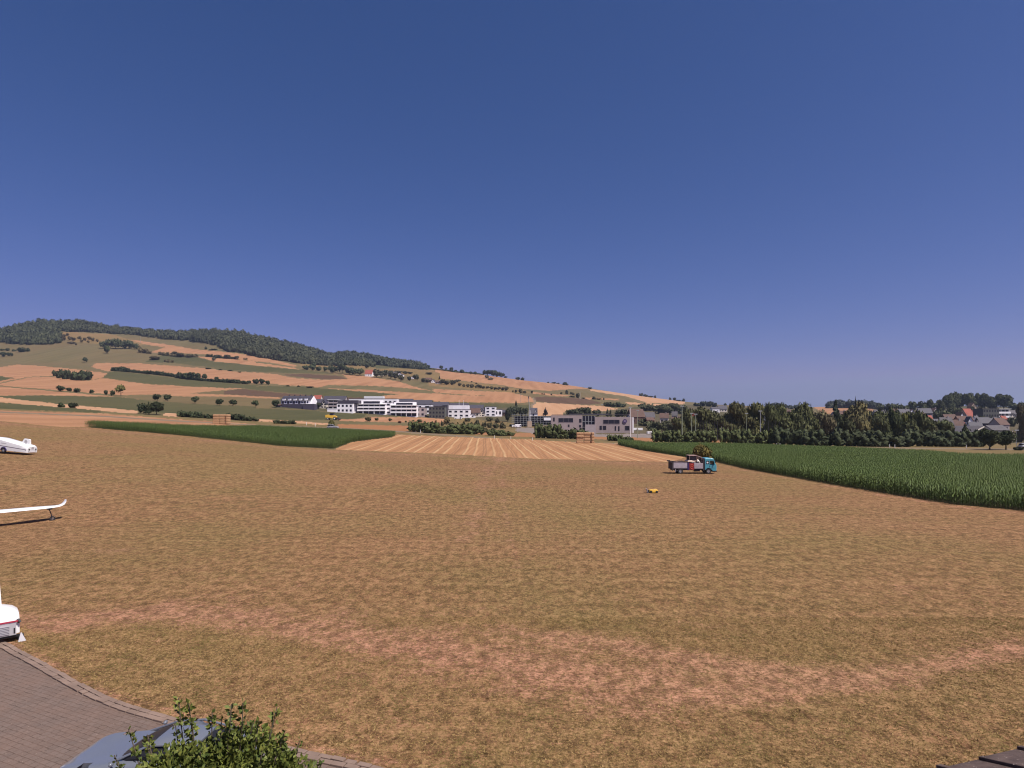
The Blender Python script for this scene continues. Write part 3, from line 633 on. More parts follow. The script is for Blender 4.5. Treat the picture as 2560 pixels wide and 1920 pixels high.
def tree(px, py, w, h, kind='round', col=GREEN, label=None, group=None, cat='tree', name='tree', gap=.12, Y=None, parts=None, depth=None, wid=1.22, hs=1.0):
    """a tree whose foot is seen at px, py and which measures w by h pixels in the photograph"""
    global cnt; cnt += 1; i = cnt % 3
    P = at(px, py) if Y is None else Vector(((px-CX)/F*Y, Y, float(height((px-CX)/F*Y, Y)[0])))
    s = P.y/F; wm, hm = w*s/2*wid, h*s*hs
    lod = 'near' if max(w, h) > 30 else 'far'
    parts = (h > 16 and kind in ('round','cone','column')) if parts is None else parts
    rz = (cnt*2.4) % 6.28 if kind != 'hedge' else 0
    c = bpy.data.objects.new('crown', PRO[kind, lod, i]); C.objects.link(c)
    c.color = tuple(col) + (1,)
    g_ = gap if kind in ('round','column','cone') else 0.0
    if parts:
        e = empty(name, P, rz); c.parent = e
        t = bpy.data.objects.new('trunk', TRK[i]); C.objects.link(t); t.parent = e; t.scale = (hm*.75, hm*.75, hm*.75)
        c.location = (0,0,hm*g_); c.scale = (wm, wm, hm*(1-g_)); o = e
    else:
        c.name = name; c.location = (P.x, P.y, P.z - .15 + hm*g_*.5); c.rotation_euler = (0,0,rz); c.scale = (wm, depth*wm if depth else wm, hm*(1-g_*.5)); o = c
        if kind == 'hedge': c.scale = (wm, min(wm, max(hm*.8, 1.2)), hm)
    return tag(o, label, cat, group)

def row(pts, conv, label, group, **k):
    """several trees of one row; the label counts them from the left"""
    n = len(pts); pts = sorted(pts, key=lambda q: q[0])
    for i, q in enumerate(pts):
        x, y, w, h = q[:4]; kk = dict(k)
        if len(q) > 4: kk['kind'] = q[4]
        if len(q) > 5: kk['col'] = q[5]
        if conv is c5: sc = 4.424
        elif conv is None: sc = 1
        else: sc = 3.456
        px, py = conv([(x, y)])[0] if conv else (x, y)
        lb = label.replace('#', ordw(i)) if n > 1 else label.replace('# ', '')
        tree(px, py, w/sc, h/sc, label=lb, group=group, **kk)
row([(523,757,75,52),(593,757,50,36),(667,767,60,44),(793,777,40,40),(915,787,36,44),(975,793,42,52)], c1, '# small tree from the left along the path under the grove', 'small trees on the field path', col=DARK)
row([(1043,797,82,98)], c1, 'tall loose tree ending the row on the field path', None, col=OLIVE, gap=.3)
row([(1357,838,70,60),(1447,838,70,58),(1685,860,70,60),(1900,880,70,60),(2012,880,76,56),(2205,892,66,60),(2380,893,76,62),(2325+245,895,40,34)], c1, '# round tree from the left above the long green field', 'round trees above the long green field', col=DARK, gap=.15)
row([(733,504,42,44)], c1, 'lone tree in the middle of the olive meadow', None, col=DARK)
row([(25,457,45,44),(70,450,36,34),(97,452,28,32)], c1, '# of three small trees at the left edge of the meadow', 'three trees on the meadow', col=DARK)
row([(68,404,36,30),(20,402,50,18,'bush'),(120,408,40,18,'bush'),(185,415,78,48,'bush'),(245,410,42,40,'bush')], c1, '# bush from the left on the upper edge of the olive meadow', 'bushes on the meadow edge', cat='bush', name='bush', col=DARK, kind='bush')
row([(528,892,58,44,'bush'),(628,897,76,54,'bush')], c1, '# of two dark bushes before the pale strip at left', 'two bushes on the pale strip', cat='bush', name='bush', col=DARK, kind='bush')
row([(1238,950,90,96),(1284,956,66,112,'cone'),(1350,957,120,108)], c1, '# tree from the left in the dark clump before the green field', 'clump of three trees', col=DARK)
row([(478,622,60,62),(520,640,70,80),(575,648,90,96),(640,655,100,92),(700,660,96,92),(760,655,84,88)], c1, '# tree from the left in the compact dark grove among the pale fields', 'trees of the compact grove', col=(.046,.056,.026), kind='bush')
row([(890,385,70,66),(940,385,80,80),(1000,388,90,88),(1060,388,90,80),(1115,388,80,74),(1165,392,60,52)], c1, '# tree from the left in the upper grove below the ridge', 'trees of the upper grove', col=(.058,.066,.034))
row([(925,427,58,74)], c1, 'rounded tree standing just below the upper grove', None, col=GREEN)
row([(1212,420,50,60),(1250,425,60,46),(1290,428,60,32)], c1, '# bush from the left trailing off the upper grove', 'bushes beside the upper grove', cat='bush', name='bush', col=BROWNG, kind='bush')
row([(500,262,34,30),(512,312,40,32),(548,318,40,40),(555,290,30,28),(585,278,26,26),(605,312,44,34),(640,320,36,30),(687,312,34,34),(705,332,30,26),(730,318,28,30),(770,310,34,30),(760,338,24,24),(800,322,32,34),(840,328,26,24),(620,342,70,16),(655,356,20,20)], c1,
    '# little tree from the left on the dry scrubby meadow', 'little trees on the scrubby meadow', col=(.085,.066,.036))
row([(1430,500,32,28),(1457,504,30,30),(1490,506,26,26),(1340,480,110,34,'bush')], c1, '# bush from the left in the high green field', 'bushes in the high green field', cat='bush', name='bush', col=BROWNG, kind='bush')
row([(1780,392,28,30),(1850,398,80,12,'bush')], c1, '# of two shrubs on the grass patch under the ridge wood', 'shrubs under the ridge wood', cat='bush', name='bush', col=DARK, kind='bush')
# hedgerows: one thing each, and the trees that stand up out of them
def hedge(conv, pts, h, label, col=DARK, w=None):
    sc = 3.456; P = conv(pts) if conv else pts
    if not conv: sc = 1
    V, T, c = [], [], 0; wp = [at(*p) for p in P]; base = wp[0]; hm = h/sc*base.y/F
    for i in range(len(P)-1):
        a, b_ = wp[i], wp[i+1]; L = (b_-a).length; n = max(1, int(L/(hm*2.1)))
        for k in range(n):
            v, t = crown_np('hedge', 340 if h/sc > 16 else 150, .11 if h/sc > 16 else .17, 100+i*7+k)
            u0, u1 = k/n, (k+1)/n; q0, q1 = a.lerp(b_, u0), a.lerp(b_, u1); d_ = (q1-q0); half = d_.length/2*1.55
            ang = math.atan2(d_.y, d_.x); hh = hm*random.Random(i*31+k).uniform(.72,1.12); x = v[:,0]*half; y_ = v[:,1]*min(hm*.7, 2.2)*1.2
            mid = (q0+q1)/2; X = mid.x + x*math.cos(ang) - y_*math.sin(ang); Yv = mid.y + x*math.sin(ang) + y_*math.cos(ang)
            Zv = mid.z + (x/half)*(q1.z-q0.z)/2*1.0 + v[:,2]*hh - .2
            V.append(np.stack([X-base.x, Yv-base.y, Zv-base.z], 1)); T.append(t + c); c += len(v)
    me = np_mesh('hedge', np.concatenate(V), np.concatenate(T), M['foliage' if h/sc > 16 else 'foliage_far'])
    o = bpy.data.objects.new('hedge', me); C.objects.link(o); o.location = base; o.color = tuple(col) + (1,)
    return tag(o, label, 'hedge')
hedge(c1, [(975,578),(1150,592),(1350,612),(1530,634)], 34, 'dark hedgerow on the upper edge of the green strip, left half')
hedge(c1, [(1530,640),(1750,665),(1960,680),(2120,692)], 34, 'dark hedgerow on the upper edge of the green strip, right half')
row([(1010,576,42,32),(1060,582,56,46),(1100,584,44,30),(1280,608,40,34),(1550,636,52,52),(1600,648,76,54),(1655,654,86,64),(1705,656,60,62),(1766,656,46,54),(1870,664,40,36),(1930,674,60,28),(2035,684,54,34),(2148,688,40,28),(2210,692,64,48),(2262,696,58,50),(2310,698,44,38)], c1,
    '# tree from the left along the hedgerow above the green strip', 'trees along the hedgerow', col=DARK)
row([(555,503,50,14),(645,508,30,14),(740,516,70,16)], c2, '# of three low bushes at the tip of the pale field', 'low bushes by the pale field', cat='bush', name='bush', col=DARK, kind='bush')
hedge(c1, [(1385,440),(1500,455),(1690,460)], 30, 'hedge between two pale fields below the ridge', BROWNG)
hedge(c1, [(1790,456),(1900,468),(2000,474)], 26, 'short hedge on the narrow pale strip high on the slope', DARK)
row([(1510,450,62,40),(1560,460,72,40),(1640,462,60,30),(1965,472,60,34),(2045,478,50,30),(1848,490,40,28),(1970,472,50,36),(1420,445,40,20)], c1, '# little tree from the left among the high hedges', 'little trees among the high hedges', col=(.07,.062,.034))
row([(1800,562,60,14),(1900,572,50,12),(1990,580,50,12),(2070,592,30,12),(2120,480,40,16)], c1, '# low bush from the left along the middle green field', 'low bushes along the middle green field', cat='bush', name='bush', col=DARK, kind='bush')
hedge(c1, [(1575,975),(1700,982),(1830,990)], 56, 'low dark hedge left of the stacked bales', DARK)
hedge(c1, [(1988,996),(2080,1006),(2185,1012)], 56, 'low dark hedge right of the stacked bales', DARK)
hedge(c2, [(462,826),(575,830)], 36, 'small dark hedge on the pale strip before the houses', DARK)
row([(930,842,66,52)], c2, 'yellow green bush behind the silver car', None, cat='bush', name='bush', kind='bush', col=OLIVE)
row([(1240,808,62,42),(1320,800,44,28),(1435,806,38,28),(1517,822,34,26,'bush',(.12,.05,.03)),(1572,815,22,18),(1690,822,52,36),(1830,832,24,36,'column',(.12,.075,.04)),(1800,826,14,24)], c2,
    '# young tree from the left in the pale strip before the apartments', 'young trees before the apartments', col=(.075,.07,.035))
row([(1925,838,54,72)], c2, 'brownish tree at the right end of the pale strip', None, col=BROWNG)
row([(1040,722,44,44),(1020,726,26,28),(1130,720,34,40),(1305,742,54,50),(818,700,44,56),(1435,748,30,36),(1503,744,26,28),(1770,735,90,52),(1840,745,60,60),(1890,738,40,40)], c2, '# garden tree from the left before the white apartments', 'garden trees before the apartments', col=(.05,.052,.034))
# hillside farm and hamlet greenery
row([(705,362,60,42),(760,365,66,48),(775,345,40,44),(820,370,60,40),(875,376,44,44),(925,392,70,66),(960,388,60,58),(1020,392,90,88),(1085,402,90,62),(1130,408,80,62),(1180,412,70,62),(1240,350,42,42)], c2,
    '# tree from the left in the leafy belt beside the hillside farm', 'trees beside the hillside farm', col=(.058,.07,.034))
row([(1318,428,80,76),(1360,430,60,60),(1400,424,60,62),(1440,438,60,66),(1480,446,60,60),(1525,462,60,60),(1440,402,60,36),(1500,400,70,34),(1560,398,50,26),(1605,396,60,18),(1600,455,40,40),(1655,450,60,50)], c2,
    '# tree from the left around the half hidden farm roofs', 'trees around the half hidden farm', col=(.062,.062,.036))
row([(1725,470,50,40),(1760,474,40,32),(1862,445,18,36,'cone'),(1890,488,60,46),(1930,492,60,40),(1980,492,60,46),(2020,468,60,24),(1770,402,70,20)], c2, '# tree from the left round the hamlet on the slope', 'trees round the hamlet', col=(.066,.062,.038))
row([(2040,502,36,28),(2070,508,26,26),(2110,512,30,28),(2142,516,42,32),(2195,518,34,32),(2180,486,22,16),(2140,470,20,12)], c2, '# small orchard tree from the left below the hamlet', 'orchard trees below the hamlet', col=(.082,.07,.04))
row([(165,294,26,26),(205,304,30,26),(235,306,26,28),(272,310,36,36),(310,312,26,22),(345,315,40,32),(378,318,36,26),(412,320,36,26),(446,324,36,28),(480,328,38,28),(512,330,36,30),(545,334,36,30),(575,336,40,40),(630,350,20,20),(658,352,26,26),(695,358,40,42),(730,360,40,26),(795,358,26,24)], c3,
    '# small round tree from the left in the long hillside row', 'long row of small hillside trees', col=(.075,.064,.038))
row([(880,366,30,12),(900,368,20,12),(962,374,14,18),(1048,366,22,26),(1095,364,34,38),(1130,366,24,26),(1150,370,26,22),(1190,396,40,50),(1145,392,70,22),(1240,402,40,12),(1330,410,40,28),(1370,412,50,16),(1415,414,14,26)], c3, '# bush from the left on the slope above the school', 'bushes above the school', cat='bush', name='bush', kind='bush', col=(.062,.06,.036))
# skyline
row([(1530,326,60,40),(1590,336,26,32),(1620,340,40,36),(1652,342,24,28),(1770,350,30,30),(1875,356,40,34),(1920,362,24,16),(1965,374,40,34),(2000,380,28,20),(2055,388,40,30),(2130,400,30,22),(2170,402,30,26)], c2,
    '# tree from the left standing up on the skyline right of the knoll', 'lone trees on the skyline', col=(.042,.05,.032))
hedge(c2, [(1700,348),(1830,360),(2000,384),(2230,404)], 12, 'thin dark hedge running down the skyline')
hedge(c3, [(20,158),(150,172),(250,184),(370,192)], 12, 'thin dark hedge joining the skyline grove')
row([(98,164,34,30),(190,182,34,30),(135,172,24,18),(268,188,28,20),(303,192,24,24)], c3, '# small tree from the left just before the skyline grove', 'small trees before the skyline grove', col=(.042,.05,.032))
row([(388,188,44,46),(425,196,60,50),(465,202,70,54),(505,208,64,48),(540,214,50,38),(570,220,34,16)], c3, '# tree from the left in the dark grove on the skyline', 'trees of the skyline grove', col=(.045,.055,.034))
row([(405,228,46,40),(438,242,54,24)], c3, '# of two pale shrubs in the field under the skyline grove', 'shrubs under the skyline grove', col=(.13,.10,.06), kind='bush', cat='bush', name='bush')
row([(675,240,44,28),(710,242,48,30),(935,268,20,12),(985,272,44,14),(1018,274,34,12),(1080,286,56,28),(1293,320,34,20)], c3, '# small dark clump from the left along the bare skyline', 'clumps on the bare skyline', col=(.042,.05,.034), kind='bush')
row([(1738,376,44,34),(1775,382,50,22),(1815,386,50,16),(1860,390,26,30),(1987,412,24,24),(2026,416,32,30),(2105,424,32,28),(2062,424,60,14)], c3, '# dark clump from the left at the low end of the skyline', 'clumps at the low end of the skyline', col=(.042,.05,.036), kind='bush')
# village trees round the school
row([(585,602,50,110,'column'),(620,560,70,90),(655,560,80,90),(658,470,20,60,'cone'),(705,560,80,84),(742,560,50,76)], c3, '# tree from the left in the dark clump behind the scaffolding', 'trees behind the scaffolding', col=(.046,.052,.034))
row([(912,552,46,76,'cone')], c3, 'dark pointed conifer between the fields behind the scaffolding', None, col=(.05,.04,.045))
row([(1120,556,80,60),(1160,558,90,66),(1205,556,90,74),(1262,558,90,80),(1355,560,92,66),(1447,562,32,80,'cone'),(1472,562,26,74,'cone'),(1545,575,80,76),(1590,580,90,86),(1225,492,20,18),(1260,500,60,22)], c3, '# tree from the left in the line behind the school roof', 'trees behind the school roof', col=(.052,.056,.032))
row([(1440,470,70,44),(1490,474,80,50),(1540,476,80,46),(1580,478,60,36)], c3, '# rounded green tree from the left in the wood above the school', 'wood above the school', col=(.055,.068,.034), kind='bush')
hedge(c3, [(-220,690),(-60,702),(130,708),(310,712)], 100, 'long dark hedge by the road behind the swath field', GREEN)
hedge(c3, [(435,722),(520,724),(605,724)], 58, 'low hedge between the road and the scaffolding', GREEN)
hedge(c3, [(862,744),(1000,748),(1220,752)], 130, 'tall dark hedge before the school, left of the bales', GREEN)
hedge(c3, [(1470,768),(1550,768),(1640,768)], 60, 'low hedge right of the straw bales', GREEN)
row([(20,640,30,60),(60,625,60,70),(105,640,50,40),(170,650,50,30),(205,652,34,60),(270,640,40,46),(320,642,60,60),(380,650,50,60),(430,655,60,62),(480,660,60,56),(540,662,60,60),(330,690,60,40),(390,694,70,44),(460,690,60,40),(240,600,60,40),(420,600,60,50),(500,610,70,50)], c3,
    '# scrubby tree from the left on the waste ground by the scaffolding', 'scrub on the waste ground', col=(.075,.07,.038), kind='bush')
# big belt of trees and hedge behind the maize on the right
row([(25,430,90,70),(75,440,70,60),(115,470,100,80),(165,480,60,90),(215,470,110,90),(260,500,80,100),(30,300,90,66),(95,300,90,60),(150,320,100,70),(225,330,120,90),(300,320,110,90),(360,330,90,80),(290,440,60,60),(60,380,60,50),(385,300,60,50)], c4,
    '# tree from the left among the reddish roofs behind the school', 'trees among the reddish roofs', kind='full', col=(.075,.078,.042))
row([(330,500,110,170),(390,500,110,200),(440,490,120,240),(510,500,140,250),(585,505,140,230),(650,510,150,220),(700,515,140,190)], c4, '# tree from the left behind the ball nets', 'trees behind the ball nets', kind='full', col=(.090,.093,.042), Y=250, wid=1.5, hs=1.14)
row([(770,560,130,210),(830,565,150,300),(870,560,120,250),(925,565,140,250),(975,570,150,300),(1030,570,100,240)], c4, '# tall tree from the left in the belt left of the lamp mast', 'tall trees left of the lamp mast', kind='full', col=(.100,.098,.042), Y=235, wid=1.5, hs=1.14)
row([(1130,585,110,300,'full',(.09,.10,.042)),(1185,585,110,300),(1260,590,150,250),(1330,590,130,240),(1400,595,160,310),(1450,595,130,260),(1520,595,150,250,'full',(.11,.098,.058)),(1590,595,140,240,'full',(.11,.095,.056)),(1585,420,90,110),(1690,595,120,330,'cone',(.045,.055,.035)),(1780,600,150,230,'full',(.06,.066,.028)),
     (1900,600,180,320,'full',(.145,.125,.06)),(1862,560,50,350,'cone',(.04,.045,.045)),(1990,560,90,250,'full',(.06,.07,.04)),(2050,600,200,210),(2120,600,150,260)], c4, '# tree from the left in the belt behind the long maize field', 'belt behind the long maize field', kind='full', col=(.085,.092,.040), Y=225, wid=1.5, hs=1.14)
row([(610,780,170,290),(680,790,150,240,'full',(.065,.075,.032)),(790,785,130,380,'full',(.06,.07,.03)),(860,785,100,330,'full',(.135,.135,.038)),(960,780,190,340),(1060,780,200,350),(1130,780,90,250,'full',(.12,.10,.055)),(1210,780,110,260,'full',(.10,.095,.048)),(1290,785,200,260),(1420,790,90,140,'cone',(.045,.055,.025)),(1560,790,120,220,'cone',(.05,.06,.026)),(1480,790,120,140),(1640,790,130,120)], c5,
    '# tree from the left in the belt below the hillside village', 'belt below the hillside village', kind='full', col=(.082,.090,.040), Y=215, wid=1.4, hs=1.08)
row([(1830,815,240,220),(2010,815,250,215)], c5, '# of two broad dark trees at the right end of the path', 'two broad trees by the path', col=(.045,.055,.022), gap=.16)
row([(2210,790,130,440,'full',(.12,.10,.06))], c5, 'tall brownish tree cut by the right edge', None, Y=260)
row([(2150,822,110,50,'bush',(.03,.035,.02))], c5, 'low dark bush by the parked car at the right edge', None, cat='bush', name='bush')
hedge(c4, [(150,570),(300,572),(450,574),(605,576)], 112, 'dark hedge beneath the two flag poles', GREEN)
hedge(c4, [(735,582),(900,586),(1080,590),(1240,594)], 135, 'high dark hedge behind the maize, left part', GREEN)
hedge(c4, [(1240,596),(1500,602),(1750,606)], 150, 'high dark hedge behind the maize, middle part', DARK)
hedge(c4, [(1750,607),(2000,610),(2250,612)], 150, 'high dark hedge behind the maize, right of the middle', DARK)
hedge(c5, [(980,778),(1300,782),(1500,782),(1760,784)], 150, 'high dark hedge behind the maize, right end by the broad trees', DARK)
# the rise at right
row([(630,400,84,96),(690,402,70,60),(740,402,120,98),(830,402,92,100),(900,404,80,76),(985,400,100,118),(1080,404,110,130),(1170,400,90,140),(1240,420,90,120),(1285,420,100,160),(1370,400,110,195),(1440,380,120,195),(1500,370,110,180),(1600,372,120,185),(1705,360,80,165),(1775,372,110,185),(1850,375,110,150),(1985,375,170,170),(2110,385,110,90),(2190,400,90,110)], c5,
    '# big tree from the left on the crest of the village rise', 'trees on the village crest', col=(.070,.080,.042), wid=1.3, gap=.02)
row([(1200,480,120,110),(1280,480,130,130),(1360,490,130,130),(1430,440,120,110),(1500,450,110,120),(1730,440,60,110),(1560,440,80,60),(1640,400,70,70),(1320,560,90,90),(1150,560,130,80),(880,520,110,60),(960,560,110,70),(520,500,80,120,'cone'),(740,560,130,160,'cone',(.045,.055,.022)),(1740,540,60,120),(1850,560,70,130,'cone'),(2090,560,90,130),(2060,480,70,80),(1500,480,40,60),(1760,640,80,80),(1380,520,60,70),(1450,560,60,80),(1610,470,50,50),(1700,560,50,70),(1900,520,60,70),(1980,600,60,80),(640,450,60,50),(830,450,60,50),(1090,470,80,60),(1010,440,60,40),(1240,560,90,90),(560,430,40,40),(1590,620,60,60),(1340,600,60,60),(1410,620,60,60),(1490,560,50,60),(1660,600,60,70),(1280,480,60,50),(1800,470,50,60),(1900,450,60,50),(2000,470,70,60),(740,470,60,50),(690,520,70,70)], c5,
    '# garden tree from the left among the village roofs', 'garden trees among the village roofs', kind='bush', col=(.072,.078,.040))
row([(1000,275,50,40,'cone'),(1095,275,40,36),(1140,280,60,48),(1190,282,90,62),(1240,284,80,50),(1300,284,70,34),(1345,282,50,40),(1390,284,70,42),(490,262,60,40),(540,262,80,46),(600,264,80,54),(640,268,60,52),(735,266,32,34),(800,268,50,40),(840,270,60,46),(885,274,50,46)], c4,
    '# dark clump from the left on the low skyline behind the belt', 'dark clumps on the low skyline', col=(.04,.048,.034), kind='bush')
row([(1755,1138,62,50)], None, 'olive brown bushy tree right behind the flatbed truck', None, col=(.135,.115,.035), Y=104, gap=.05, wid=1.1)

# woods that read as one mass
def wood(polys, n, h, label, col, seed, w=1.0, kind='round', ys=None):
    r = np.random.default_rng(seed); V, T, c = [], [], 0; base = None
    protos = [crown_np('bush', 90, .15, 300+i) for i in range(4)]
    for pl in polys:
        x0, x1 = min(p[0] for p in pl), max(p[0] for p in pl); y0, y1 = min(p[1] for p in pl), max(p[1] for p in pl)
        k = 0; tries = 0
        while k < n and tries < n*40:
            tries += 1; x, y = r.uniform(x0, x1), r.uniform(y0, y1)
            if not inpoly(np.array([x]), np.array([y]), pl)[0]: continue
            P = at(x, y); base = base or P; k += 1
            hh = h*r.uniform(.6,1.25)*(.8 if y > y1-3 else 1); ww = hh*r.uniform(.38,.80)*w; v, t = protos[r.integers(4)]; a = r.uniform(0, 6.28)
            X = v[:,0]*math.cos(a) - v[:,1]*math.sin(a); Yv = v[:,0]*math.sin(a) + v[:,1]*math.cos(a)
            V.append(np.stack([P.x-base.x + X*ww, P.y-base.y + Yv*ww, P.z-base.z + v[:,2]*hh*1.05 - .5], 1)); T.append(t + c); c += len(v)
    me = np_mesh('wood', np.concatenate(V), np.concatenate(T), M['foliage_wood'])
    o = bpy.data.objects.new('wood', me); C.objects.link(o); o.location = base; o.color = tuple(col) + (1,)
    return tag(o, label, 'wood', kind='stuff')
M['foliage_wood'] = foliage('foliage_wood', sc=.045)
wood([[(-120,850),(-40,842),(0,838),(60,820),(120,812),(200,812),(220,826),(190,831),(140,828),(155,858),(110,862),(60,862),(0,856),(-120,870)]], 760, 18, 'mixed wood covering the ridge top at the far left', (.062,.070,.038), 1)
wood([[(190,812),(300,828),(420,838),(520,834),(600,840),(700,862),(800,884),(850,893),(868,906),(850,916),(780,912),(722,906),(640,892),(600,882),(565,880),(555,865),(480,853),(390,847),(340,838),(230,832),(190,828)]], 2100, 17, 'long dark wood along the ridge with pale trunks at its edge', (.060,.066,.038), 2)
wood([[(838,889),(885,889),(950,902),(1010,913),(1060,920),(1070,925),(1000,920),(940,912),(880,906),(866,910),(840,905)]], 420, 15, 'small wooded knoll to the right of the long wood', (.048,.055,.038), 3)
wood([c5([(60,352),(200,346),(350,350),(540,356),(620,366),(620,372),(540,362),(300,356),(60,356)])], 110, 12, 'thin far wood along the top of the pink field', (.038,.046,.036), 4)
wood([[(850,902),(905,908),(940,914),(930,918),(880,914),(850,912)]], 60, 13, 'scrub along the foot of the wooded knoll', (.062,.068,.036), 5)

# ------------------------------------------------------------------ maize: plants in rows, leaf by leaf
def maize_mat():
    m, t, p = node_mat('maize_leaf'); g = NT(t); P = g.pos()
    n = g.noise(P, 2.2, 3, .8); n2 = g.noise(P, .07, 3, .5)
    col = g.mix(g.rng(n, .3, .7), (.036,.060,.014,1), (.110,.148,.040,1))
    col = g.mix(g.rng(n2, .4, .65, 0, .5), col, (.070,.092,.022,1))
    g.put(p.inputs['Base Color'], col); p.inputs['Roughness'].default_value = .55; p.inputs['Specular IOR Level'].default_value = .25
    return m
M['maize'] = maize_mat()
def maize(poly, hgt, rowdir, step, plant, seed, label, maxn=26000):
    r = np.random.default_rng(seed); W = np.array([at(*p)[:2] for p in poly])
    ca, sa = math.cos(rowdir), math.sin(rowdir); U = W @ np.array([[ca, -sa],[sa, ca]])
    u0, v0 = U.min(0); u1, v1 = U.max(0)
    uu, vv_ = np.meshgrid(np.arange(u0, u1, plant), np.arange(v0, v1, step)); uu = uu + r.uniform(-.3,.3,uu.shape)*plant; vv_ = vv_ + r.normal(0, .04, vv_.shape)
    X = uu*ca - vv_*sa; Y = uu*sa + vv_*ca; X, Y = X.ravel(), Y.ravel()
    m = inpoly(X, Y, [tuple(w) for w in W]); X, Y = X[m], Y[m]
    if len(X) > maxn: s = r.choice(len(X), maxn, replace=False); X, Y = X[s], Y[s]
    Z = height(X, Y); n = len(X); nl = 8; base = (X[0], Y[0], Z[0]); hh = hgt*r.uniform(.82,1.1,n)*(1 + .08*np.sin(X*.13+Y*.05))
    V = []; Q = []; c = 0; az0 = r.uniform(0, np.pi, n)
    for k in range(nl):
        az = az0 + (k % 2)*np.pi + r.normal(0, .35, n); z0 = Z + hh*(.08 + .84*k/nl); L = (.26 + .24*np.sin(np.pi*(k+.8)/nl))*hh/1.8*r.uniform(.8,1.2,n)
        up = (.25 + .5*k/nl)*L*1.4; dx, dy = np.cos(az), np.sin(az); wx, wy = -dy*.038, dx*.038
        p0 = np.stack([X, Y, z0], 1); p1 = np.stack([X+dx*L*.55, Y+dy*L*.55, z0+up], 1); p2 = np.stack([X+dx*L*1.15, Y+dy*L*1.15, z0+up*r.uniform(-.1,.9,n)], 1)
        w = np.stack([wx, wy, np.zeros(n)], 1)
        V.append(np.stack([p0-w*.5, p0+w*.5, p1+w, p1-w, p2+w*.15, p2-w*.15], 1).reshape(-1,3))
        i = np.arange(n)*6 + c; Q.append(np.stack([i, i+1, i+2, i+3], 1)); Q.append(np.stack([i+3, i+2, i+4, i+5], 1)); c += 6*n
    # stalk with the tassel
    w = .018; V.append(np.stack([np.stack([X-w, Y, Z], 1), np.stack([X+w, Y, Z], 1), np.stack([X+w*.5, Y, Z+hh*1.02], 1), np.stack([X-w*.5, Y, Z+hh*1.02], 1)], 1).reshape(-1,3))
    i = np.arange(n)*4 + c; Q.append(np.stack([i, i+1, i+2, i+3], 1))
    V = np.concatenate(V) - np.array(base); me = np_mesh('maize', V, np.concatenate(Q), M['maize'])
    o = bpy.data.objects.new('maize', me); C.objects.link(o); o.location = base
    return tag(o, label, 'maize', kind='stuff')
maize(MZ_R, 1.6, R(-38), .6, .20, 11, 'tall green maize filling the long field at right', 70000)
maize(MZ_L, 1.6, R(-12), .72, .30, 12, 'wedge of green maize behind the airfield at left', 26000)

# ------------------------------------------------------------------ buildings
def plaster(name, col, r=.85, n=.06): return mat(name, col, r, noise=n, nscale=.6)
M['white'] = plaster('white_render', A(.86,.82,.84)); M['cream'] = plaster('cream_render', A(.62,.55,.47)); M['grey'] = plaster('grey_render', A(.36,.30,.30))
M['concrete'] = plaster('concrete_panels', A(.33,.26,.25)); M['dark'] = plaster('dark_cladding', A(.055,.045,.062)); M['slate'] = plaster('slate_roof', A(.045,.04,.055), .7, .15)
M['grey_roof'] = plaster('grey_roof', A(.075,.066,.072), .8, .15); M['brown_roof'] = plaster('brown_roof', A(.095,.052,.040), .85, .2); M['red_roof'] = plaster('red_roof', A(.25,.06,.04), .8, .2)
M['orange'] = plaster('orange_wall', A(.36,.13,.08)); M['green_grey'] = plaster('green_grey_cladding', A(.085,.085,.078)); M['tan'] = plaster('tan_render', A(.45,.33,.24))
M['glass'] = mat('window_glass', A(.022,.020,.030), .15, spec=.35); M['metal'] = mat('galvanised_metal', A(.42,.42,.40), .45, .6); M['white_metal'] = mat('white_metal', A(.74,.72,.72), .5)
M['slate_roof'] = M['slate']; M['purple_dark'] = plaster('dark_plinth', A(.06,.048,.075))

def win(e, x, z, w, h, y, frame='white', depth=.06, name='window'):
    """a window on the front wall: pane, with its frame as a sub-part when it is large enough to show"""
    b = MB(); b.box(x-w/2, x+w/2, y-depth, y+.05, z, z+h); o = b.build(name, M['glass'], e)
    if w > 1.9 and frame:
        f = MB(); t = .09
        f.box(x-w/2-t, x-w/2, y-depth-.03, y+.02, z-t, z+h+t); f.box(x+w/2, x+w/2+t, y-depth-.03, y+.02, z-t, z+h+t)
        f.box(x-w/2, x+w/2, y-depth-.03, y+.02, z+h, z+h+t); f.box(x-w/2, x+w/2, y-depth-.03, y+.02, z-t, z)
        n = int(w/2.2)
        for i in range(1, n): q = x-w/2+w*i/n; f.box(q-.03, q+.03, y-depth-.02, y, z, z+h)
        f.build('frame', M[frame] if frame in M else frame, o)
    return o
def site(px0, px1, yt, yb):
    P = at((px0+px1)/2, yb); s = P.y/F
    return P, (px1-px0)*s, (yb-yt)*s
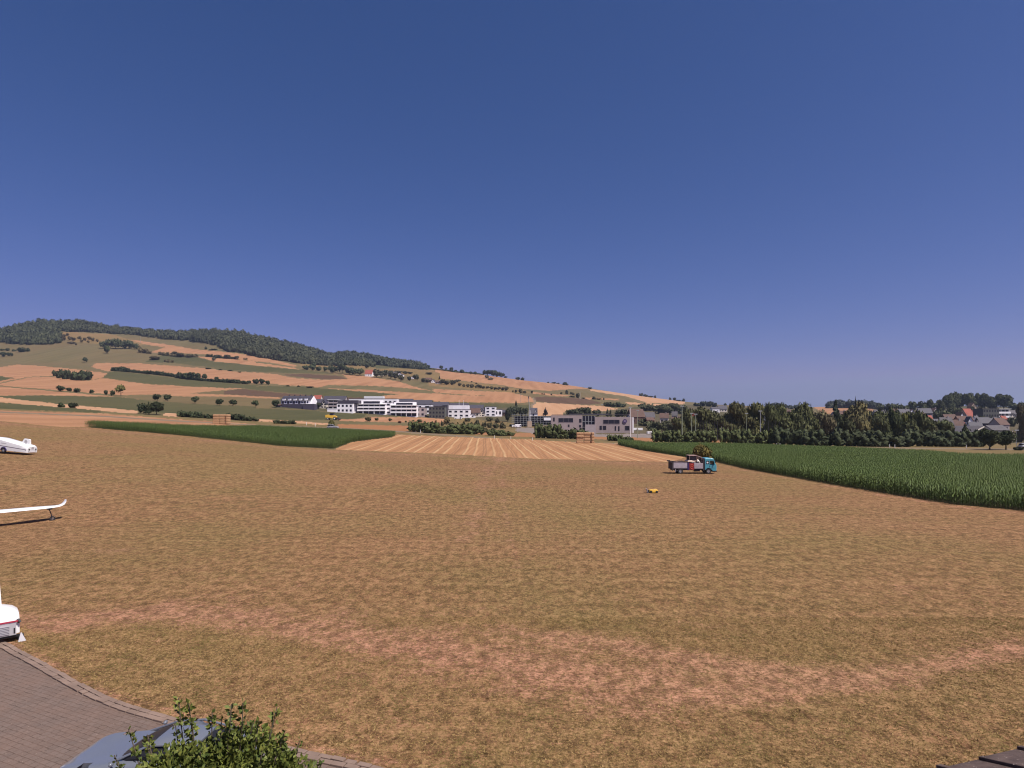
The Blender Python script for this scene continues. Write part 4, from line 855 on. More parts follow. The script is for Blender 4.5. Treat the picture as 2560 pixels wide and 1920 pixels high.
def gable_house(px0, px1, yt, yb, label, wall='white', roof='slate_roof', ridge='x', rf=.45, depth=9, rz=0, wins=None, chimney=False, group='houses of the village', name='house', dormers=0):
    P, W, Ht = site(px0, px1, yt, yb); depth = min(depth, max(W*1.1, 5)); e = empty(name, P, rz, label=label, cat='house', group=group)
    wh = Ht*(1-rf); b = MB(); ov = .35; t = .22; w2 = W/2
    if ridge == 'x':
        b.box(-w2, w2, 0, depth, -1.5, wh)
        b.prism([(0,0)]*0 or [(-w2,wh),(-w2,wh)], 0, 0) if False else None
        for x in (-w2, w2-.2): b.add([(x,0,wh),(x+.2,0,wh),(x+.2,depth,wh),(x,depth,wh),(x,depth/2,Ht-t),(x+.2,depth/2,Ht-t)], [(0,1,2,3),(0,4,5,1),(3,2,5,4),(0,3,4),(1,5,2)])
        r = MB(); k = (Ht-wh)/(depth/2)
        for s in (-1, 1):
            y0 = depth/2 - s*(depth/2+ov); z0 = wh - ov*k; y1 = depth/2
            r.add([(-w2-ov,y0,z0),(w2+ov,y0,z0),(w2+ov,y1,Ht),(-w2-ov,y1,Ht),(-w2-ov,y0,z0+t),(w2+ov,y0,z0+t),(w2+ov,y1,Ht+t),(-w2-ov,y1,Ht+t)], [(0,3,2,1),(4,5,6,7),(0,1,5,4),(1,2,6,5),(2,3,7,6),(3,0,4,7)])
    else:
        b.box(-w2, w2, 0, depth, -1.5, wh)
        for y in (0, depth-.2): b.add([(-w2,y,wh),(w2,y,wh),(0,y,Ht-t),(-w2,y+.2,wh),(w2,y+.2,wh),(0,y+.2,Ht-t)], [(0,1,2),(3,5,4),(0,2,5,3),(1,4,5,2)])
        r = MB(); k = (Ht-wh)/w2
        for s in (-1, 1):
            x0 = s*(w2+ov); z0 = wh - ov*k
            r.add([(x0,-ov,z0),(0,-ov,Ht),(0,depth+ov,Ht),(x0,depth+ov,z0),(x0,-ov,z0+t),(0,-ov,Ht+t),(0,depth+ov,Ht+t),(x0,depth+ov,z0+t)], [(0,3,2,1),(4,5,6,7),(0,1,5,4),(1,2,6,5),(2,3,7,6),(3,0,4,7)])
    b.build('wall', M[wall], e); ro = r.build('roof', M[roof], e)
    if chimney: c = MB(); c.box(w2*.3, w2*.3+.6, depth*.42, depth*.42+.6, wh, Ht+.9); c.build('chimney', M['grey'], ro)
    if wins is None: wins = (max(1, int(W/3.2)), max(1, int(wh/2.7)))
    nx, nz = wins
    for i in range(nx):
        for j in range(nz): win(e, -w2 + W*(i+.5)/nx, wh*(j+.32)/nz, min(1.3, W/nx*.55), min(1.4, wh/nz*.5), 0)
    if ridge == 'y' and Ht-wh > 2 and W > 4: win(e, 0, wh+.2, .9, 1.1, 0)
    for i in range(dormers):
        d_ = MB(); x = -w2 + W*(i+.5)/dormers; d_.box(x-.7, x+.7, depth*.12, depth*.4, wh+.2, wh+(Ht-wh)*.62); d_.build('dormer', M['white'], ro)
    return e
def boxes(e, parts):
    for name, m, x0, x1, y0, y1, z0, z1 in parts:
        b = MB(); b.box(x0, x1, y0, y1, z0, z1); b.build(name, M[m], e)
def flat_house(px0, px1, yt, yb, label, wall='white', depth=12, rz=0, wins=(3,2), roofm='grey_roof', group='flat roofed blocks', name='flat_roofed_house', pent=None):
    P, W, Ht = site(px0, px1, yt, yb); e = empty(name, P, rz, label=label, cat='house', group=group); w2 = W/2
    boxes(e, [('wall', wall, -w2, w2, 0, depth, -2, Ht), ('roof', roofm, -w2-.15, w2+.15, -.15, depth+.15, Ht+.003, Ht+.25)])
    nx, nz = wins
    for i in range(nx):
        for j in range(nz): win(e, -w2 + W*(i+.5)/nx, Ht*(j+.3)/nz, W/nx*.5, Ht/nz*.45, 0)
    if pent: x0, x1, h, m = pent; boxes(e, [('penthouse', m, -w2+W*x0, -w2+W*x1, 2.5, depth-1, Ht+.25, Ht+h)])
    return e, P, W, Ht

# the row of white gabled houses with a dark ground floor
P, W, Ht = site(700, 779, 989, 1020); e = empty('row_house', P, R(-8), label='long white terrace with dark roof and five dormer gables, left end of the village', cat='terrace')
w2 = W/2; s = P.y/F
b = MB(); b.box(-w2, w2, 0, 9, 10*s, 18*s); b.prism([(-w2+W*0,18*s)]*0 or [(0,0),(0,0),(0,0)], 0, 0) if False else None; b.build('wall', M['white'], e)
b = MB(); b.box(-w2-1, w2+1.5, -3, 9.2, -2, 10*s-.01); b.build('ground_floor', M['purple_dark'], e)
b = MB(); b.add([(-w2-.4,-.5,18*s),(w2+.0,-.5,18*s),(w2+.0,4.5,31*s),(-w2-.4,4.5,31*s),(-w2-.4,9.5,18*s),(w2,9.5,18*s)], [(0,1,2,3),(3,2,5,4),(0,3,4),(1,5,2),(0,4,5,1)]); ro = b.build('roof', M['slate'], e)
b = MB(); b.prism([(0,0),(5.2,0),(5.2,0)], 0, 0) if False else None
b.add([(w2+.02,0,8*s),(w2+.02,9,8*s),(w2+.02,9,18*s),(w2+.02,4.5,30*s),(w2+.02,0,18*s),(w2+.3,0,8*s),(w2+.3,9,8*s),(w2+.3,9,18*s),(w2+.3,4.5,30*s),(w2+.3,0,18*s)], [(0,1,2,3,4),(9,8,7,6,5),(0,5,6,1),(1,6,7,2),(2,7,8,3),(3,8,9,4),(4,9,5,0)]); b.build('gable_wall', M['white'], e)
for i in range(5):
    x = -w2 + W*(i+.5)/5*.93
    d_ = MB(); d_.box(x-1.0, x+1.0, -.25, 3.2, 19*s, 25*s); q = d_.build('dormer', M['white'], ro); f = MB(); f.box(x-1.3, x+1.3, -.5, 3.6, 25*s, 25.8*s); f.build('dormer_roof', M['slate'], q)
    d_ = MB(); d_.box(x-1.6, x+.1, -.1, .2, 10.5*s, 17*s); d_.build('recess_shade', M['dark'], e)  # dark box on the wall face, its colour standing in for recess shade
    win(e, x+1.3, 12*s, 1.1, 1.3, 0)
    c = MB(); c.box(x+1.5, x+2.1, 4.2, 4.9, 29*s, 34*s); c.build('chimney', M['dark'], ro)
gable_house(757, 779, 997, 1022, 'white gabled end house closing the long terrace', ridge='y', rf=.5, depth=8, wins=(0,0), roof='slate')
flat_house(757, 786, 1010, 1024, 'low dark annex in front of the terrace gable', 'purple_dark', 5, wins=(0,0), roofm='white')
gable_house(783, 806, 998, 1020, 'grey house with a dark roof right of the terrace', 'grey', 'slate', rf=.42, wins=(3,1))
gable_house(802, 816, 1000, 1021, 'narrow house with a pale gable beside the terrace', 'cream', 'slate', 'y', rf=.4, wins=(2,2))
gable_house(783, 801, 988, 1006, 'house with a dark red roof behind the terrace', 'cream', 'red_roof', rf=.5, depth=8)
gable_house(808, 862, 990, 1010, 'long low dark roof behind the first apartment block', 'grey', 'slate', rf=.5, depth=9)
gable_house(690, 700, 1011, 1018, 'small dark shed at the far left of the terrace', 'dark', 'brown_roof', rf=.3, depth=4, wins=(0,0), name='shed')

def apartment(px0, px1, yt, yb, label, bays, floors, band='white', back='dark', depth=13, pent=None, rz=0):
    """block with white balcony bands before shaded recessed floors"""
    P, W, Ht = site(px0, px1, yt, yb); e = empty('apartment_block', P, rz, label=label, cat='apartment block', group='white apartment blocks'); w2 = W/2; fh = Ht/floors
    boxes(e, [('wall', 'white', -w2, w2, 1.6, depth, -2, Ht), ('roof', 'white_metal', -w2-.3, w2+.3, -.4, depth+.3, Ht+.003, Ht+.35)])
    for j in range(floors):
        z = j*fh
        if j > 0: boxes(e, [('balcony', band, -w2, w2, -.02, 1.58, z-.15, z+fh*.40)])
        for i in range(bays):
            x = -w2 + W*(i+.5)/bays; b = MB(); b.box(x-W/bays*.42, x+W/bays*.42, 1.5, 1.7, z+.2, z+fh*.92); b.build('window', M['glass'], e)
            if j == 0 and i % 2: b = MB(); b.box(x-W/bays*.5, x-W/bays*.5+.3, 0, 1.55, 0, fh*.85); b.build('pillar', M['white'], e)
    if pent: x0, x1, h = pent; boxes(e, [('penthouse', 'white', -w2+W*x0, -w2+W*x1, 4, depth-1, Ht+.36, Ht+h)]); win(e, -w2+W*(x0+x1)/2, Ht+.7, W*(x1-x0)*.8, h*.5, 4, None)
    return e
apartment(820, 843, 1000, 1024, 'pale apartment block with glazed balconies, first from the left', 2, 3, 'grey')
flat_house(818, 842, 1022, 1030, 'low white garden wall before the first apartment block', 'white', .6, wins=(0,0), roofm='white', name='garden_wall')
e, P, W, Ht = flat_house(842, 882, 1009, 1032, 'pinkish white block with small square windows and dark penthouse', 'white', 13, wins=(4,2), pent=(-.02,1.25,2.4,'dark'))
flat_house(872, 896, 1006, 1026, 'beige block squeezed behind the pinkish white block', 'cream', 9, wins=(2,2))
apartment(893, 962, 1011, 1035, 'long white balcony block in the middle of the row', 5, 3, pent=(.1,.85,3.2))
flat_house(872, 992, 997, 1018, 'very long white block standing behind the others', 'white', 10, wins=(11,1), pent=(.3,.7,2.2,'white_metal'))
flat_house(950, 978, 1007, 1036, 'tall white stair block between the balcony blocks', 'white', 12, wins=(2,3))
apartment(976, 1041, 1014, 1041, 'white balcony block with plain bands, right of the middle', 5, 3, pent=(.1,.9,2.6))
flat_house(1038, 1078, 1012, 1034, 'white upper block with dark recessed ground floor', 'white', 12, wins=(2,2))
flat_house(1040, 1062, 1019, 1042, 'grey corner block behind young garden trees', 'grey', 11, wins=(2,2))
flat_house(1072, 1112, 1017, 1046, 'dark green grey block hidden by trees', 'green_grey', 13, wins=(5,3), roofm='slate')
flat_house(1106, 1118, 1014, 1044, 'narrow dark tower right of the green grey block', 'dark', 10, wins=(1,3), roofm='slate')
e, P, W, Ht = flat_house(1119, 1174, 1024, 1044, 'white cube house with a white roof storey and two thin masts', 'white', 12, wins=(4,2), pent=(.02,.95,3.2,'white'))
for x in (0, W*.2): b = MB(); b.tube((x, 4, Ht), (x, 4, Ht+7), .09); b.build('mast', M['white_metal'], e)
gable_house(1172, 1200, 1021, 1042, 'house with a long brown red roof right of the white cube', 'cream', 'brown_roof', rf=.5)
gable_house(1175, 1188, 1034, 1044, 'tiny white garage with a pitched roof', 'white', 'brown_roof', 'y', rf=.35, wins=(1,1), depth=6)
gable_house(1196, 1211, 1021, 1042, 'slim house with a pale gable, first of the pair', 'cream', 'slate', 'y', rf=.45, wins=(2,2))
gable_house(1207, 1216, 1019, 1040, 'slim house with a pale gable, second of the pair', 'cream', 'slate', 'y', rf=.45, wins=(1,2))
e, P, W, Ht = flat_house(1213, 1240, 1017, 1041, 'modern white house with a dark carport beneath', 'white', 11, wins=(2,3))
flat_house(1236, 1255, 1024, 1041, 'smaller white cube attached to the modern house', 'white', 9, wins=(2,1))
gable_house(1253, 1275, 1025, 1040, 'dark brown building half hidden behind trees', 'brown_roof', 'slate', rf=.4, wins=(3,1))
for i, (a, b_, t, bs) in enumerate([(992,1030,997,1014),(1030,1078,1000,1018),(1078,1120,1005,1022),(1120,1170,1008,1024),(1168,1208,1012,1028)]):
    gable_house(a, b_, t, bs, f'{ORD[i]} dark roof from the left in the rear row of the village', 'grey', 'slate', rf=.6, depth=10, group='rear row of dark roofs')
for i, (a, b_, t, bs) in enumerate([(1021,1030,998,1014),(1088,1097,1006,1020),(1176,1186,1012,1026)]):
    gable_house(a, b_, t, bs, f'{ORD[i]} white gable from the left poking above the rear roofs', 'white', 'slate', 'y', rf=.5, depth=8, wins=(1,1), group='white gables above the roofs')
gable_house(1324, 1343, 1020, 1042, 'dark blue roofed house behind the crane mast', 'white', 'slate', rf=.6)
gable_house(1335, 1344, 1022, 1042, 'white gable with dark roof beside the crane mast', 'white', 'slate', 'y', rf=.6, wins=(1,1))
# hillside farm and hamlet
gable_house(912, 930, 924, 941, 'hillside farmhouse with a bright red roof', 'white', 'red_roof', rf=.6, depth=14, wins=(3,1), group=None)
for i, (a, b_, t, bs, w_, r_) in enumerate([(968,990,929,938,'grey','grey_roof'),(990,1008,932,941,'white','brown_roof'),(946,956,932,940,'cream','brown_roof'),(1026,1034,941,947,'white','slate_roof'),(1062,1078,944,956,'brown_roof','brown_roof'),(1078,1088,948,957,'white','slate_roof'),(1088,1100,951,960,'grey','brown_roof')]):
    gable_house(a, b_, t, bs, f'{ORD[i]} small building of the scattered hillside hamlet', w_, r_, 'x' if i % 2 == 0 else 'y', rf=.5, depth=12, wins=(2,1), group='hillside hamlet')

# school: two concrete wings and a glazed link
def school():
    P, W, Ht = site(1378, 1582, 1046, 1083); s = P.y/F; e = empty('school_building', P, R(-3), label='long grey school building with window bands and a glazed link', cat='school')
    X = lambda px: (px-1480)*s; Zt = lambda py: (1083-py)*s + 1.0
    boxes(e, [('left_wing', 'concrete', X(1378), X(1455.5), 0, 18, -2, Zt(1043)), ('glass_link', 'glass', X(1455.6), X(1486.9), 1.2, 16, -2, Zt(1044)),
              ('right_wing', 'concrete', X(1487), X(1580), -.6, 18, -2, Zt(1047)), ('roof', 'grey_roof', X(1380), X(1578), 1.4, 17, Zt(1042), Zt(1041)),
              ('roof_plant', 'grey_roof', X(1425), X(1525), 6, 12, Zt(1042)+.01, Zt(1038.5)), ('end_wall', 'white', X(1580.1), X(1583), -.3, 17, -2, Zt(1048)), ('porch', 'grey', X(1462), X(1488), -3.5, -.62, -.5, Zt(1066))])
    for i, (x0, x1, y0, y1) in enumerate([(1383,1387,1048.5,1058),(1396.5,1433,1050,1060),(1448,1454,1052,1061),(1469,1476,1068,1078),(1448,1453,1067,1073),(1420,1424,1066,1072),(1400,1403,1066,1071)]):
        win(e, (X(x0)+X(x1))/2, Zt(y1), X(x1)-X(x0), (y1-y0)*s, 0 if x0 < 1455 else -.0, 'grey')
    for (x0, x1, y0, y1) in [(1507.5,1548,1054,1064),(1498.5,1505.5,1069,1079),(1507,1515,1069,1079),(1536,1539.5,1070,1081),(1544.5,1548,1070,1082),(1561.5,1572.5,1069.5,1080)]:
        win(e, (X(x0)+X(x1))/2, Zt(y1), X(x1)-X(x0), (y1-y0)*s, -.6, 'grey')
    for i in range(5): b = MB(); q = X(1456) + (X(1487)-X(1456))*i/4; b.box(q-.12, q+.12, 1.0, 1.25, 0, Zt(1044)); b.build('mullion', M['metal'], e)
    for z in (.33, .66): b = MB(); b.box(X(1456), X(1487), .95, 1.2, Zt(1044)*z, Zt(1044)*z+.2); b.build('transom', M['metal'], e)
    b = MB(); b.tube((X(1561), -.9, Zt(1057.5)), (X(1561), -.55, Zt(1057.5)), 5.3*s, 5.3*s, 28); o = b.build('round_emblem', M['emblem'], e)
    b = MB(); b.tube((X(1561), -.95, Zt(1057.5)), (X(1561), -.9, Zt(1057.5)), 2.6*s, 2.6*s, 24); b.build('emblem_centre', M['emblem_light'], o)
M['emblem'] = mat('emblem_dark', A(.07,.04,.11), .6); M['emblem_light'] = mat('emblem_light', A(.2,.15,.24), .6)
school()
# building wrapped in scaffolding
def scaffolded():
    P, W, Ht = site(1280, 1379, 1041, 1066); e = empty('scaffolded_building', P, 0, label='dark unfinished building wrapped in scaffolding left of the school', cat='building'); w2 = W/2
    boxes(e, [('wall', 'dark', -w2+1.5, w2, 0, 14, -2, Ht), ('roof', 'grey_roof', -w2+1.2, w2+.1, -.3, 14.3, Ht+.003, Ht+.3)])
    for j in range(4):
        for i in range(9): b = MB(); x = -w2+2.5+(W-4)*i/8; b.box(x-.6, x+.6, -.08, .03, Ht*(j+.2)/4, Ht*(j+.75)/4); b.build('window', M['glass'], e)
    sc = MB()
    for i in range(15): x = -w2 + W*i/14; hh = Ht*(1.28 if i < 8 else 1.03); sc.tube((x,-1.4,-1),(x,-1.4,hh),.11,None,5); sc.tube((x,-.5,-1),(x,-.5,hh),.08,None,5)
    for j in range(1, 7): x1 = w2 if j < 6 else 0; sc.box(-w2, x1, -1.5, -.45, Ht*j/5.2, Ht*j/5.2+.14)
    for i in range(0, 14, 2): x = -w2 + W*i/14; z = Ht*(i % 5)/5.2; sc.tube((x,-1.45,z),(x+W/14,-1.45,z+Ht/5.2),.07,None,5)
    sc.build('scaffolding', M['metal'], e)
    b = MB(); b.box(w2-5, w2-.5, -1.9, -1.55, Ht*.6, Ht*.88); b.build('tarpaulin', M['white'], e)
scaffolded()
def crane():
    P = at(1324, 1068); s = P.y/F; e = empty('crane_mast', P, 0, label='slender pale crane mast on a square box in front of the scaffolding', cat='crane')
    b = MB(); b.box(-5.5*s, 5.5*s, -1.5, 1.5, 0, 15*s); b.build('base_box', M['tan'], e)
    b = MB()
    for x in (-.45, .45):
        for y in (-.45, .45): b.tube((x,y,15*s),(x*.8,y*.8,42*s),.11,None,5)
    for i in range(12): z0 = (15+i*2.2)*s; z1 = (17.2+i*2.2)*s; sx = (-1)**i*.42; b.tube((-sx,-.42,z0),(sx,-.42,z1),.06,None,4); b.tube((.42,-sx,z0),(.42,sx,z1),.06,None,4)
    b.build('lattice', M['white_metal'], e)
    b = MB(); b.tube((0,0,41*s),(-.6,0,72*s),.3,.16,8); b.build('mast_tube', M['metal'], e); b = MB(); b.tube((-.6,0,72*s),(-.65,0,78*s),.34,.2,8); b.build('mast_head', M['dark'], e)
crane()
def low_thing(px0, px1, yt, yb, m, label, cat, name, depth=2.4, wheels=False, group=None):
    P, W, Ht = site(px0, px1, yt, yb); e = empty(name, P, 0, label=label, cat=cat, group=group); w2 = W/2
    b = MB(); b.loft([[(-w2, y, z) for y, z in ((0,.35),(depth,.35),(depth,Ht*.93),(depth*.9,Ht),(depth*.1,Ht),(0,Ht*.93))], [(w2, y, z) for y, z in ((0,.35),(depth,.35),(depth,Ht*.93),(depth*.9,Ht),(depth*.1,Ht),(0,Ht*.93))]])
    b.build('body', M[m], e)
    if wheels:
        for x in (-w2*.62, w2*.62):
            b = MB(); b.ring((x,-.02,.36),(0,1,0),.12,.36,.22,14); b.build('wheel', M['rubber'], e)
        win(e, w2*.72, Ht*.5, w2*.4, Ht*.3, 0, None)
    else:
        b = MB(); b.box(-w2*.3, w2*.05, -.05, .02, .4, Ht*.85); b.build('door', M['grey'], e)
    return e
M['rubber'] = mat('rubber', A(.02,.02,.022), .8, noise=.2)
low_thing(1280, 1290, 1063, 1069, 'white_metal', 'pale container left of two on the building site', 'container', 'container')
low_thing(1288, 1303, 1061, 1069, 'white', 'white van parked before the scaffolding', 'van', 'van', wheels=True)
low_thing(1355, 1370, 1063, 1069, 'tan', 'pinkish container between crane mast and school', 'container', 'container')
low_thing(1384, 1404, 1064, 1070, 'white', 'white van parked by the left wing of the school', 'van', 'van', wheels=True)
low_thing(1136, 1154, 1042, 1048, 'white', 'white van before the white cube house', 'van', 'van', wheels=True)
low_thing(1583, 1607, 1070, 1077, 'white_metal', 'long pale garage wall right of the school', 'garage', 'garage')
low_thing(1619, 1634, 1079, 1086, 'white_metal', 'pale container standing on the grass right of the school', 'container', 'container')
low_thing(1683, 1694, 1062, 1070, 'white', 'white camper among the trees behind the reddish roofs', 'camper', 'camper', wheels=True)
low_thing(1700, 1714, 1078, 1084, 'white_metal', 'pale car below the tall lamp mast', 'car', 'car', wheels=True)

# houses on the right
HR = [ # px0, px1, top, base, wall, roof, ridge, roof share, label
 (1577,1614,1023,1060,'brown_roof','brown_roof','x',.5,'large house with a reddish brown roof behind the school'),
 (1599,1614,1030,1058,'white','brown_roof','y',.4,'white gable under the reddish brown roof'),
 (1566,1577,1038,1060,'white','slate','y',.5,'small white gable just above the school corner'),
 (1613,1637,1031,1056,'tan','grey_roof','x',.5,'house with a faded grey roof in the reddish group'),
 (1618,1636,1044,1066,'orange','brown_roof','x',.3,'low house with a pinkish red wall'),
 (1650,1671,1033,1058,'cream','brown_roof','x',.45,'brown roofed house with a small white corner'),
 (1680,1698,1043,1068,'orange','brown_roof','x',.35,'house with a dull red front among trees'),
 (1680,1693,1029,1048,'grey','grey_roof','x',.5,'grey roofed house with a pale skylight'),
 (1732,1742,1032,1050,'orange','brown_roof','y',.4,'small orange red building between the flag poles'),
 (1781,1799,1018,1032,'white','grey_roof','x',.25,'flat white house on the rise left of the belt'),
 (1797,1817,1014,1030,'cream','slate','x',.5,'house with a dark roof beside the flat white one'),
 (1903,1915,1030,1060,'white','slate','y',.5,'white gable peeping out right of the lamp mast'),
 (1946,1956,1016,1030,'white','brown_roof','x',.4,'tiny white house below the skyline wood'),
 (1950,1976,1025,1045,'cream','brown_roof','x',.45,'long low cream house below the skyline wood'),
 (1945,1956,1031,1050,'white','grey_roof','y',.4,'white gable just left of the dark belt trees'),
 (2103,2124,1027,1062,'orange','brown_roof','x',.45,'orange house in front of the pink field'),
 (2112,2122,1029,1062,'white','slate','y',.5,'white gable attached to the orange house'),
 (2168,2184,1036,1066,'orange','brown_roof','x',.5,'reddish house beside the pale brown poplar'),
 (2184,2196,1030,1056,'white','grey_roof','y',.4,'small white house at the left of the hillside village'),
 (2190,2216,1025,1052,'grey','grey_roof','x',.45,'grey roofed house with pale dormers, upper left of the village'),
 (2205,2229,1028,1056,'white','slate','x',.45,'white house with slanted dark roof in the upper village'),
 (2194,2206,1040,1068,'white','slate','y',.55,'steep white gable standing alone above the belt'),
 (2237,2254,1022,1050,'white','brown_roof','x',.3,'bright white house under a brown roof on the crest'),
 (2253,2282,1023,1052,'grey','slate','x',.45,'long grey roof on the crest of the village'),
 (2273,2288,1023,1050,'white','brown_roof','y',.4,'white gable closing the long grey roof'),
 (2250,2262,1033,1060,'white','grey_roof','x',.4,'small white house below the long grey roof'),
 (2302,2330,1021,1054,'grey','slate','x',.35,'grey house with a flat looking roof at the edge of the trees'),
 (2305,2318,1032,1060,'white','brown_roof','x',.4,'white fronted house above the red roof'),
 (2308,2338,1039,1072,'tan','red_roof','x',.55,'house with a broad brick red roof'),
 (2338,2352,1048,1074,'white','slate','x',.5,'dark roofed white house right of the brick red roof'),
 (2417,2440,1022,1054,'tan','red_roof','x',.6,'house with a bright red roof high in the village'),
 (2399,2412,1031,1058,'white','brown_roof','y',.5,'white gable left of the bright red roof'),
 (2400,2432,1040,1066,'orange','brown_roof','x',.4,'long reddish house below the bright red roof'),
 (2422,2432,1042,1068,'white','slate','y',.4,'white arched gable in the middle of the village'),
 (2358,2384,1044,1080,'white','grey_roof','x',.55,'big grey roof with skylights in the middle of the village'),
 (2388,2412,1050,1080,'cream','brown_roof','x',.6,'brown roofed house right of the skylight house'),
 (2430,2456,1055,1084,'white','slate','x',.5,'wide blue grey roof above the hall'),
 (2366,2410,1068,1096,'orange','brown_roof','x',.3,'long house with an orange red front above the belt'),
 (2428,2441,1007,1030,'tan','brown_roof','y',.4,'tiny tan house high up between the crest trees'),
 (2452,2476,1044,1078,'dark','slate','x',.4,'dark house below the many windowed block'),
 (2478,2496,1046,1076,'white','slate','x',.5,'dark roofed house under the white balcony house'),
 (2498,2526,1046,1080,'grey','brown_roof','x',.45,'cluttered brown roof at the right end of the village'),
 (2480,2524,1064,1092,'cream','grey_roof','x',.4,'low house with a long pale roof right of the hall'),
 (2302,2321,1077,1100,'white','grey_roof','x',.25,'small white house half sunk in the hedge'),
 (2528,2552,1026,1050,'grey','grey_roof','x',.4,'grey house near the right edge on the crest'),
 (2366,2392,1036,1058,'brown_roof','brown_roof','x',.5,'brown roofed house above the skylight house'),
]
rs = random.Random(12); EX = [(2262,1036),(2286,1040),(2296,1052),(2322,1058),(2346,1034),(2348,1062),(2340,1028),(2384,1062),(2402,1052),(2410,1066),(2412,1032),(2444,1034),(2446,1050),(2452,1062),(2468,1036),(2470,1056),(2490,1052),(2506,1056),(2512,1048),(2518,1066),(2534,1042),(2228,1040),(2238,1048),(2214,1044),(2206,1058),(2160,1046),(2146,1044),(2086,1040),(2008,1036),(1992,1040)]
for i, (x, y) in enumerate(sorted(EX)):
    w_ = rs.choice([9,10,12,14]); HR.append((x-w_//2, x-w_//2+w_, y-rs.choice([7,8,10]), y+9, rs.choice(['white','white','cream','white','tan']), rs.choice(['brown_roof','slate','grey_roof','brown_roof','red_roof']), rs.choice('xxy'), .45, f'{ordw(i)} from the left of the small houses tucked between larger roofs on the rise'))
for (a, b_, t, bs, w_, r_, rd, rf, lb) in HR:
    r_ = 'slate' if r_ in ('slate', 'slate_roof') else r_
    gable_house(a, b_, t, bs, lb, w_, r_, rd, rf, 8, R(((a*7) % 30) - 15), chimney=(a % 3 == 0), group='houses on the right')
flat_house(2458, 2498, 1022, 1056, 'grey block with a row of small white framed windows', 'green_grey', 10, wins=(6,3), roofm='grey_roof', group='houses on the right')
apartment(2497, 2527, 1023, 1054, 'bright white house with long balconies at the right', 3, 3)
# the hall with the wide pale roof
P, W, Ht = site(2418, 2484, 1068, 1100); e = empty('hall', P, R(14), label='wide hall with a shallow pale edged roof at the right', cat='hall'); w2 = W/2; zh = Ht*.45
b = MB(); b.prism([(-w2,-1),(w2,-1),(w2,zh),(w2*.2,Ht*.95),(-w2,zh)], 0, 14); b.build('wall', M['grey'], e)
b = MB(); b.prism([(-w2-.8,zh+.05),(w2*.2,Ht),(w2+.8,zh+.05),(w2+.8,zh+.6),(w2*.2,Ht+.6),(-w2-.8,zh+.6)], -.8, 14.5); b.build('roof', M['grey_roof'], e)
b = MB(); b.prism([(-w2-.85,zh+.0),(w2*.2,Ht-.04),(w2*.2,Ht+.5),(-w2-.85,zh+.5)], -.95, -.81); b.build('bargeboard', M['cream'], e)
win(e, -w2*.4, .6, 2.4, 2.0, 0)
# grey tent like gable at the edge
P, W, Ht = site(2526, 2552, 1078, 1104); e = empty('tent', P, 0, label='pale grey pointed tent roof near the right edge', cat='tent'); w2 = W/2
b = MB(); b.add([(-w2,0,-.5),(w2,0,-.5),(w2,7,-.5),(-w2,7,-.5),(w2*.6,3.5,Ht)], [(0,1,4),(1,2,4),(2,3,4),(3,0,4),(0,3,2,1)]); b.build('canvas', M['concrete'], e)
b = MB(); b.tube((w2*.6,3.5,Ht-.5),(w2*.6,3.5,Ht+.8),.08); b.build('pole', M['metal'], e)

# masts and posts
def pole(px, yt, yb, label, name='light_mast', cat='mast', r=.12, Y=None, group=None, head=True, m='metal'):
    P = at(px, yb) if Y is None else Vector(((px-CX)/F*Y, Y, float(height((px-CX)/F*Y, Y)[0]))); hh = (HY-yt)*P.y/F + H - P.z
    e = empty(name, P, 0, label=label, cat=cat, group=group); b = MB(); b.tube((0,0,-.3),(0,0,hh),r,r*.6,8); b.build('shaft', M[m], e)
    if head: b = MB(); b.box(-.6,.6,-.12,.12,hh-.1,hh+.22); b.build('lamp_head' if name == 'light_mast' else 'cap', M['metal'], e)
    return e
M['pole_green'] = mat('pole_green', A(.30,.33,.24), .6)
pole(1575.5, 1019, 1092, 'tall pale mast at the right corner of the school', Y=225, r=.17, m='white_metal')
pole(1594, 1027, 1084, 'greenish mast between the reddish house and the school', Y=250, r=.16, m='pole_green')
pole(1705, 1016, 1090, 'tallest pale lamp mast behind the dark hedge', Y=212, r=.19, m='pole_green')
pole(1729, 1034, 1088, 'left one of two flag poles with a red flag between', 'flag_pole', 'flag pole', .15, 212, m='pole_green')
pole(1739, 1036, 1088, 'right one of two flag poles with a red flag between', 'flag_pole', 'flag pole', .15, 212, m='pole_green')
pole(1866, 1034, 1070, 'thin pole in the belt left of the big lamp mast', 'thin_pole', 'pole', .11, 230, m='pole_green')
pole(1901, 1028, 1085, 'big lamp mast standing out of the belt', Y=208, r=.20, m='metal')
pole(1799, 1072, 1092, 'short post on the left in the hedge gap', 'post', 'post', .09, 215, head=False)
pole(1803.5, 1066, 1092, 'short post on the right in the hedge gap', 'post', 'post', .09, 215, head=False)
pole(1505, 1012, 1086, 'thin street lamp before the school right wing', 'street_lamp', 'lamp', .09, 300, m='metal')
pole(1450, 980, 998, 'thin white mast on the hill above the school', 'radio_mast', 'mast', .2, m='white_metal')
pole(1302, 986, 1005, 'thin grey mast at the edge of the pale field', 'radio_mast', 'mast', .2)
pole(351.5, 841, 858, 'faint mast in front of the ridge wood', 'radio_mast', 'mast', .25)
pole(2541, 1076, 1116, 'thin pale post near the parked car at right', 'thin_pole', 'pole', .07, 178)
b = MB(); P = at(1734, 1090); s = 212/F; b.box((1730-CX)*s, (1738-CX)*s, 212, 212.06, H+(HY-1040)*s, H+(HY-1033.5)*s); tag(b.build('flag', mat('flag_red', A(.25,.07,.05), .8)), 'dull red flag hanging between the two flag poles', 'flag')
k = 0
